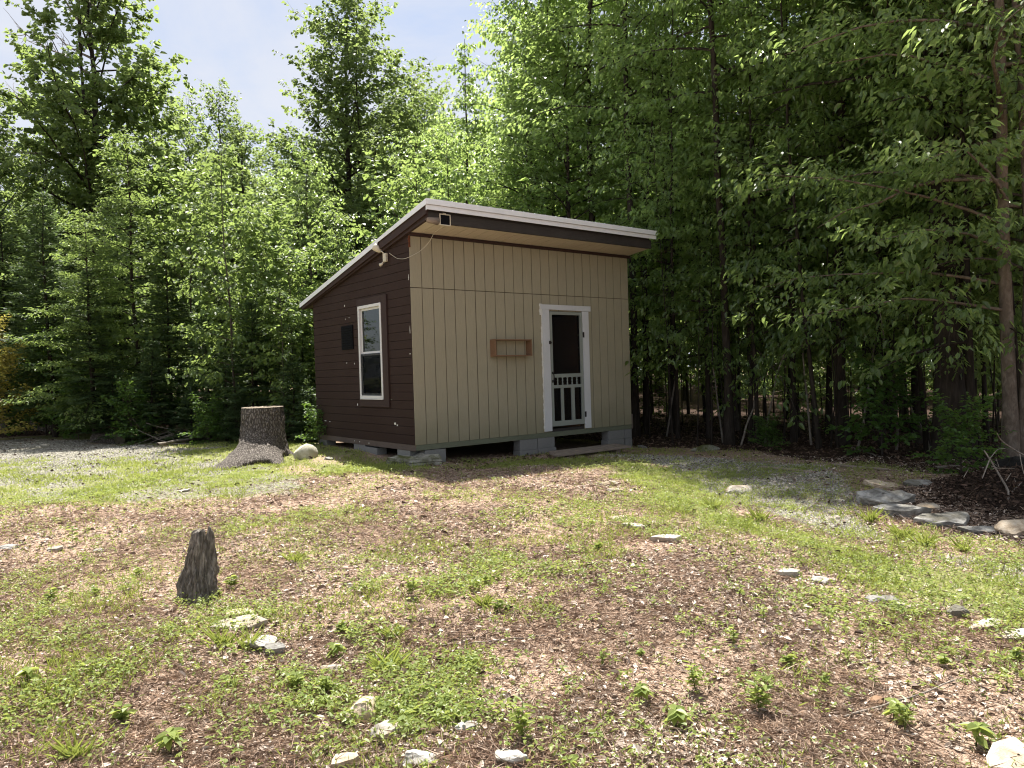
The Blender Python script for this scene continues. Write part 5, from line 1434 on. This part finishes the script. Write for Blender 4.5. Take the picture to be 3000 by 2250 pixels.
# dead leaves of the forest floor and of the hollow before the shed
g = np.random.default_rng(103); N = 60000
x = g.uniform(-6, 12, N); y = g.uniform(-8.5, 17, N)
zg, zr, zd, zm, zw = zones(x, y)
fr = ((x > 0) & (x < 3.0) & (y > -1.1) & (y < .4)) * .9
keep = (clear(x, y) | (fr > 0)) & (g.uniform(0, 1, N) < np.maximum(np.maximum(zd, .06), fr))
x, y = x[keep], y[keep]; N = len(x)
P = np.stack([x, y, ground_z(x, y) + g.uniform(.002, .02, N)], 1)
A = np.stack([g.normal(0, 1, N), g.normal(0, 1, N), g.normal(0, .3, N)], 1)
V, Q = leaf_quads(P, A, np.array([0, 0, 1.]) + g.normal(0, .45, (N, 3)), g.uniform(.04, .09, N), g.uniform(.02, .045, N), .3, .25)
stuff('fallen_leaves', V, Q, M['deadleaf'], np.repeat(g.uniform(0, 1, N) ** 1.6, 6), 'dead brown leaves on the shaded forest floor', 'leaves')
# grass
x, y, r, g = scatter(400000, 104, 1.25, rmax=17)
zg, zr, zd, zm, zw = zones(x, y)
pt = vnoise(x, y, .42, 73); pt2 = vnoise(x, y, .16, 74)
keep = clear(x, y) & (g.uniform(0, 1, len(x)) < np.clip(zr * (.3 + .9 * sstep(pt, .25, .6)) + .55 * zw * sstep(pt, .15, .5) + .10 * zg * (pt > .5), 0, 1) * (1 - zd) * (1 - zm) * (.3 + .7 * sstep(pt2, .2, .6)))
x, y, r = x[keep], y[keep], r[keep]; N = len(x)
P = np.stack([x, y, ground_z(x, y) - .003], 1)
hgt = g.uniform(.018, .065, N) * (.6 + .8 * vnoise(x, y, .6, 75))
A = np.stack([g.normal(0, .55, N), g.normal(0, .55, N), np.full(N, 1.0)], 1)
V, Q = leaf_quads(P, A, np.stack([g.normal(0, 1, N), g.normal(0, 1, N), np.full(N, .4)], 1), hgt, np.maximum(.0035, r * .00062), .1, .35)
stuff('grass', V, Q, M['grass_blade'], np.repeat(np.clip(g.uniform(0, 1, N) * .6 + .4 * vnoise(x, y, .5, 76), 0, 1), 6), 'thin bright grass round the bed and along the gravel', 'grass')
# low leafy weeds: rosettes of small leaflets
x, y, r, g = scatter(60000, 105, 1.5, rmax=12)
zg, zr, zd, zm, zw = zones(x, y)
pt = sstep(vnoise(x, y, .35, 77), .3, .6)
keep = clear(x, y) & (g.uniform(0, 1, len(x)) < np.clip(zw * (.08 + .75 * pt) + .25 * zr + .02, 0, 1) * (1 - zd) * (1 - zm))
x, y, r = x[keep], y[keep], r[keep]; n0 = len(x)
cnt = g.integers(4, 10, n0); idx = np.repeat(np.arange(n0), cnt); N = len(idx)
hh_ = g.uniform(.01, .075, n0)[idx] * g.uniform(.5, 1.1, N)
az = g.uniform(0, 6.28, N); rad = g.uniform(.0, .035, N)
P = np.stack([x[idx] + np.cos(az) * rad, y[idx] + np.sin(az) * rad, ground_z(x, y)[idx] + hh_ + .004], 1)
A = np.stack([np.cos(az), np.sin(az), g.normal(.12, .35, N)], 1)
Lw = g.uniform(.010, .028, N) * (.8 + .5 * vnoise(x, y, 1.5, 78))[idx]
V, Q = leaf_quads(P, A, np.array([0, 0, 1.]) + g.normal(0, .4, (N, 3)), Lw, Lw * g.uniform(.32, .8, n0)[idx], .15, .25)
stuff('ground_cover', V, Q, M['weed_leaf'], np.repeat(np.clip(g.uniform(0, .6, n0)[idx] + g.uniform(0, .4, N), 0, 1), 6), 'low patches of small leaved weeds in the needle bed', 'weeds')
# gravel
g = np.random.default_rng(106); N = 150000
x = np.concatenate([g.uniform(-9, 1, N), g.uniform(-.5, 6.2, N)]); y = np.concatenate([g.uniform(1, 13, N), g.uniform(-9, 0, N)])
zg, zr, zd, zm, zw = zones(x, y)
keep = clear(x, y) & (g.uniform(0, 1, len(x)) < zg * .6)
x, y = x[keep], y[keep]; N = len(x)
sz = g.uniform(.009, .026, N); th = g.uniform(0, 6.28, N)
base = np.array([(1, 0, 0), (0, 1, 0), (-1, 0, 0), (0, -1, 0), (0, 0, .8)])
lx = base[None, :, 0] * sz[:, None] * g.uniform(.6, 1.3, (N, 5)); ly = base[None, :, 1] * sz[:, None] * g.uniform(.5, 1.2, (N, 5))
V = np.stack([x[:, None] + lx * np.cos(th)[:, None] - ly * np.sin(th)[:, None] + 0, y[:, None] + lx * np.sin(th)[:, None] + ly * np.cos(th)[:, None], ground_z(x, y)[:, None] - .002 + base[None, :, 2] * (sz * g.uniform(.5, 1.2, N))[:, None]], -1).reshape(-1, 3)
b_ = (np.arange(N) * 5)[:, None]
T3 = np.concatenate([b_ + np.array([[0, 1, 4]]), b_ + np.array([[1, 2, 4]]), b_ + np.array([[2, 3, 4]]), b_ + np.array([[3, 0, 4]])])
me = mesh_np('gravel_stones', V, T3, M['pebble'], tint=np.repeat(g.uniform(0, 1, N), 5))
tag(link('gravel_stones', me), 'loose pale gravel stones on the drive and the path by the wood', 'gravel', kind='stuff')

# ------------------------------------------------------------------ single plants large enough to count
def weed_mesh(name, seed, h, nst, leaves, L, Wd, stemr=.0022, whorl=False):
    g = np.random.default_rng(seed); NPs = NP(); Ps, As, Ns, Ls, Ws = [], [], [], [], []
    for s_ in range(nst):
        a = g.uniform(0, 6.28); ln = g.uniform(.0, .35) if nst > 1 else .05; hh = h * g.uniform(.65, 1.1)
        t = np.linspace(0, 1, 6); pts = np.stack([math.cos(a) * ln * hh * t ** 1.5, math.sin(a) * ln * hh * t ** 1.5, hh * t - .01], 1)
        V, Q = tube_np(pts, stemr * (1 - .5 * t), 4); NPs.add(V, Q)
        for k in range(leaves):
            tt = .35 + .65 * (k + .5) / leaves if not whorl else (1.0 if k < leaves * .7 else .6)
            p = np.array([np.interp(tt, t, pts[:, q]) for q in range(3)]); az = k * 2.4 + g.normal(0, .2)
            if whorl: az = k * 6.283 / leaves + g.normal(0, .15)
            Ps.append(p); As.append((math.cos(az), math.sin(az), g.normal(.35 if not whorl else .05, .2))); Ns.append((0, 0, 1)); Ls.append(L * g.uniform(.7, 1.15)); Ws.append(Wd * g.uniform(.8, 1.15))
    Ns = np.array(Ns, float) + g.normal(0, .25, (len(Ns), 3))
    V1, Q1 = leaf_quads(np.array(Ps), np.array(As), Ns, np.array(Ls), np.array(Ws), .18, .22)
    V0, Q0, _ = NPs.get()
    return (mesh_np(name + '_stem', V0, Q0, M['weed_leaf'], tint=np.full(len(V0), .1), smooth=True), mesh_np(name + '_leaves', V1, Q1, M['weed_leaf'], tint=np.repeat(g.uniform(.1, 1, len(Ps)), 6)))


def tuft_mesh(name, seed, n, h):
    g = np.random.default_rng(seed); a = g.uniform(0, 6.28, n); l = g.uniform(.1, .75, n)
    P = np.stack([g.normal(0, .02, n), g.normal(0, .02, n), np.full(n, -.004)], 1)
    V, Q = leaf_quads(P, np.stack([np.cos(a) * l, np.sin(a) * l, np.ones(n)], 1), np.stack([-np.cos(a), -np.sin(a), np.full(n, .6)], 1), h * g.uniform(.5, 1.15, n), .0055, .1, .3)
    return mesh_np(name, V, Q, M['grass_blade'], tint=np.repeat(g.uniform(0, .7, n), 6))


WK = {'broad': weed_mesh('broad_weed', 1, .09, 4, 6, .055, .030), 'broad2': weed_mesh('broad_weed_b', 11, .12, 3, 7, .045, .020), 'broad3': weed_mesh('broad_weed_c', 12, .07, 6, 5, .042, .028), 'tall': weed_mesh('tall_weed', 2, .20, 1, 12, .055, .022), 'palmate': weed_mesh('palmate_weed', 3, .08, 3, 6, .055, .030, whorl=True), 'dark': weed_mesh('dark_weed', 4, .17, 5, 9, .060, .020), 'sprig': weed_mesh('fir_sprig', 5, .11, 1, 26, .03, .008)}
TUFT = tuft_mesh('grass_tuft', 6, 46, .125)
PL = [('broad', 1075, 1322, 1.2, 'largest leafy green weed in the middle of the needle bed'), ('broad', 1050, 1260, 1.0, 'bright weed above the largest leafy one'), ('palmate', 1460, 1570, 1.2, 'spreading five leaved weed near the bottom of the needles'), ('palmate', 1385, 1515, 1.0, 'five leaved weed left of the spreading one near the bottom'),
      ('palmate', 1930, 1552, 1.1, 'pale green lobed weed below the reddish wood chunk'), ('palmate', 2108, 1616, 1.2, 'bright five leaved weed low in the right corner'), ('tall', 940, 1092, 1.1, 'upright leafy weed standing in the reddish litter'), ('tall', 1132, 1120, .9, 'small upright weed right of the tallest litter weed'),
      ('tall', 852, 1130, 1.0, 'spiky upright weed left of the tallest litter weed'), ('tall', 158, 1180, 1.3, 'single tall leaf blade weed by the pale flat stone on the left'), ('dark', 890, 1288, .8, 'dark leafy clump in the centre left of the weeds'), ('dark', 1640, 1540, 1.0, 'dark stalky clump at the bottom of the right hand needles'),
      ('dark', 1502, 1495, .8, 'dark stemmed weed with few leaves above the five leaved ones'), ('dark', 1955, 1580, .8, 'dusky weed under the pale lobed one'), ('sprig', 1890, 1488, 1.0, 'tiny fir seedling just above the reddish wood chunk'), ('sprig', 1888, 1425, 1.1, 'tiny fir seedling left of the paired one'), ('sprig', 1958, 1425, 1.3, 'taller tiny fir seedling right of the paired one'), ('sprig', 1830, 1432, .7, 'smallest fir seedling at the start of the row'),
      ('broad', 1700, 1440, 1.1, 'pale leafy weed cluster in the right hand needles'), ('broad', 1585, 1395, .9, 'leafy weed above the pale leafy cluster'), ('broad', 1650, 1345, .8, 'bushy small weed near the bed edge'), ('broad', 1600, 1285, .9, 'light weed under the stones of the bed edge'), ('broad', 735, 1370, 1.0, 'green weed right of the long pale slab'), ('broad', 690, 1330, .9, 'yellow green weed above the slab weeds'),
      ('broad', 500, 1270, 1.1, 'weed crowding the right side of the weathered stump'), ('broad', 470, 1290, .9, 'light weed at the foot of the weathered stump'), ('broad', 300, 1245, 1.1, 'weed patch plant left of the weathered stump'), ('broad', 205, 1285, 1.0, 'yellowish weed in the left hand patch'), ('broad', 110, 1300, 1.0, 'yellowish weed further out in the left hand patch'), ('broad', 265, 1565, 1.2, 'broad leaved weed in the bottom left litter'),
      ('palmate', 370, 1625, 1.2, 'bright lobed weed at the bottom left'), ('palmate', 60, 1480, 1.1, 'pale lobed weed at the left edge'), ('broad', 1020, 1440, .9, 'dusky weed below the fallen twig end'), ('broad', 1300, 1440, .9, 'weed with a thin stem under the fallen twig'), ('broad', 1385, 1420, .8, 'bright weed at the fallen twig tip'), ('dark', 1130, 1605, .9, 'long stalked weed at the bottom centre'),
      ('broad', 960, 1520, .9, 'weed above the dished grey stone'), ('broad', 640, 1490, 1.0, 'weed in the litter left of the rusty sided rock'), ('broad', 705, 1500, 1.1, 'pale weed touching the rusty sided rock'), ('palmate', 720, 1420, 1.0, 'lobed weed above the pair of stone lumps'), ('broad', 1190, 1250, 1.0, 'bright weed right of the middle patch'), ('broad', 1290, 1190, 1.0, 'bright weed in the upper middle patch'),
      ('broad', 2040, 1440, .8, 'small weed below the upright grey stone'), ('broad', 2190, 1430, 1.0, 'weed at the right edge above the corner slab'), ('broad', 1780, 1480, .8, 'lone weed between the seedlings and the pale cluster')]
used = set(); usedk = set()
for kind, px_, py_, s_, lab in PL:
    if kind == 'broad': kind = ['broad', 'broad2', 'broad3'][(px_ * 7 + py_) % 3]; s_ *= rng.uniform(.7, 1.05)
    h_ = hit(px_, py_)
    nm = {'sprig': 'fir_seedling'}.get(kind, 'weed_plant')
    e = empty(nm, tuple(h_), lab, 'weed' if kind != 'sprig' else 'seedling', 'weeds one can count in the bed' if kind != 'sprig' else 'tiny fir seedlings', rng.uniform(0, 6.28))
    e.scale = (s_, s_, s_ * rng.uniform(.85, 1.1))
    link('stem', WK[kind][0], e); link('leaves', WK[kind][1], e)
for px_, py_, s_, lab in [(835, 1450, 1.3, 'dark green grass tuft in the weeds above the rusty sided rock'), (478, 1395, 1.1, 'grass tuft growing over the left of the slabs'), (535, 1400, 1.0, 'grass tuft growing in front of the broad slab'), (850, 1380, .9, 'thin grass tuft left of the largest leafy weed'), (1045, 1310, .9, 'grass tuft beside the largest leafy weed'), (640, 1215, 1.0, 'pale grass tuft in the upper left weeds'),
                         (1880, 1128, 1.5, 'tall grass tuft at the edge of the path gravel'), (2000, 1182, 1.3, 'grass tuft ending the bright grass strip'), (1950, 1165, 1.4, 'tall grass tuft beside the broad pale slab'), (2080, 1192, 1.1, 'lone grass tuft below the narrow grey slab'), (1540, 1100, 1.2, 'grass tuft near the pale rounded rock'), (1640, 1125, 1.3, 'grass tuft along the gravel right of the pale rounded rock'), (160, 1640, 1.0, 'grass tuft in the bottom left corner')]:
    o = link('grass_tuft', TUFT, None, tuple(hit(px_, py_)), rng.uniform(0, 6.28)); o.scale = (s_,) * 3; tag(o, lab, 'grass tuft', 'grass tufts in the clearing')
# ------------------------------------------------------------------ sky, sun, camera
SUN = Vector((.20, .40, 1.0)).normalized()
el = math.asin(SUN.z); az = math.atan2(SUN.x, SUN.y)
w = bpy.data.worlds.new('World'); SC.world = w; w.use_nodes = True
nt = w.node_tree; nt.nodes.clear()
wo = nt.nodes.new('ShaderNodeOutputWorld'); bg = nt.nodes.new('ShaderNodeBackground'); bg.inputs['Strength'].default_value = .113
sk = nt.nodes.new('ShaderNodeTexSky'); sk.sky_type = 'NISHITA'; sk.sun_disc = False; sk.sun_elevation = el; sk.sun_rotation = az; sk.air_density = 1.0; sk.dust_density = 1.2
tc = nt.nodes.new('ShaderNodeTexCoord'); sx = nt.nodes.new('ShaderNodeSeparateXYZ'); nt.links.new(tc.outputs['Generated'], sx.inputs[0])
zz_ = math_(nt, 'MAXIMUM', math_(nt, 'ADD', sx.outputs['Z'], .25), .05)
cb = nt.nodes.new('ShaderNodeCombineXYZ'); nt.links.new(math_(nt, 'DIVIDE', sx.outputs['X'], zz_), cb.inputs[0]); nt.links.new(math_(nt, 'DIVIDE', sx.outputs['Y'], zz_), cb.inputs[1])
n1 = noise(nt, cb.outputs[0], 1.5, 7, .6, .6); n2 = noise(nt, cb.outputs[0], .55, 3, .5)
cf = math_(nt, 'ADD', math_(nt, 'MULTIPLY', n1, .6), math_(nt, 'MULTIPLY', n2, .6))
cov = nt.nodes.new('ShaderNodeMapRange'); cov.interpolation_type = 'SMOOTHSTEP'; cov.inputs[1].default_value = .34; cov.inputs[2].default_value = .66; nt.links.new(cf, cov.inputs[0])
cl = mixc(nt, n1, (2.15, 2.27, 2.62), (2.95, 3.0, 3.18))
skd = mixc(nt, 1.0, sk.outputs[0], (.52, .52, .52), 'MULTIPLY')
mx_ = mixc(nt, math_(nt, 'MULTIPLY', cov.outputs[0], .92), skd, cl)
nt.links.new(mx_, bg.inputs['Color']); nt.links.new(bg.outputs[0], wo.inputs['Surface'])

sd = bpy.data.lights.new('sun', 'SUN'); sd.energy = 5.0; sd.angle = R(.53); sd.color = (1, .955, .88)
so = bpy.data.objects.new('sun', sd); COL.objects.link(so); so.rotation_euler = SUN.to_track_quat('Z', 'Y').to_euler(); so.location = (10, 20, 60)

cd = bpy.data.cameras.new('camera'); co_ = bpy.data.objects.new('camera', cd); COL.objects.link(co_)
cd.sensor_width = 36; cd.lens = FPX / 3000 * 36; cd.clip_start = .05; cd.clip_end = 2000
co_.matrix_world = Matrix(((RX[0], UX[0], -_F[0], CAM[0]), (RX[1], UX[1], -_F[1], CAM[1]), (RX[2], UX[2], -_F[2], CAM[2]), (0, 0, 0, 1)))
SC.camera = co_
SC.view_settings.view_transform = 'Standard'; SC.view_settings.look = 'None'; SC.view_settings.gamma = 1; SC.view_settings.exposure = 1.5
SC.render.engine = 'CYCLES'
cy = SC.cycles
cy.max_bounces = 7; cy.diffuse_bounces = 3; cy.glossy_bounces = 3; cy.transmission_bounces = 6; cy.transparent_max_bounces = 10
cy.filter_width = 1.1; cy.use_adaptive_sampling = True; cy.adaptive_threshold = .02; cy.use_denoising = True; cy.sample_clamp_indirect = 6
cy.caustics_reflective = False; cy.caustics_refractive = False
SC.render.film_transparent = False
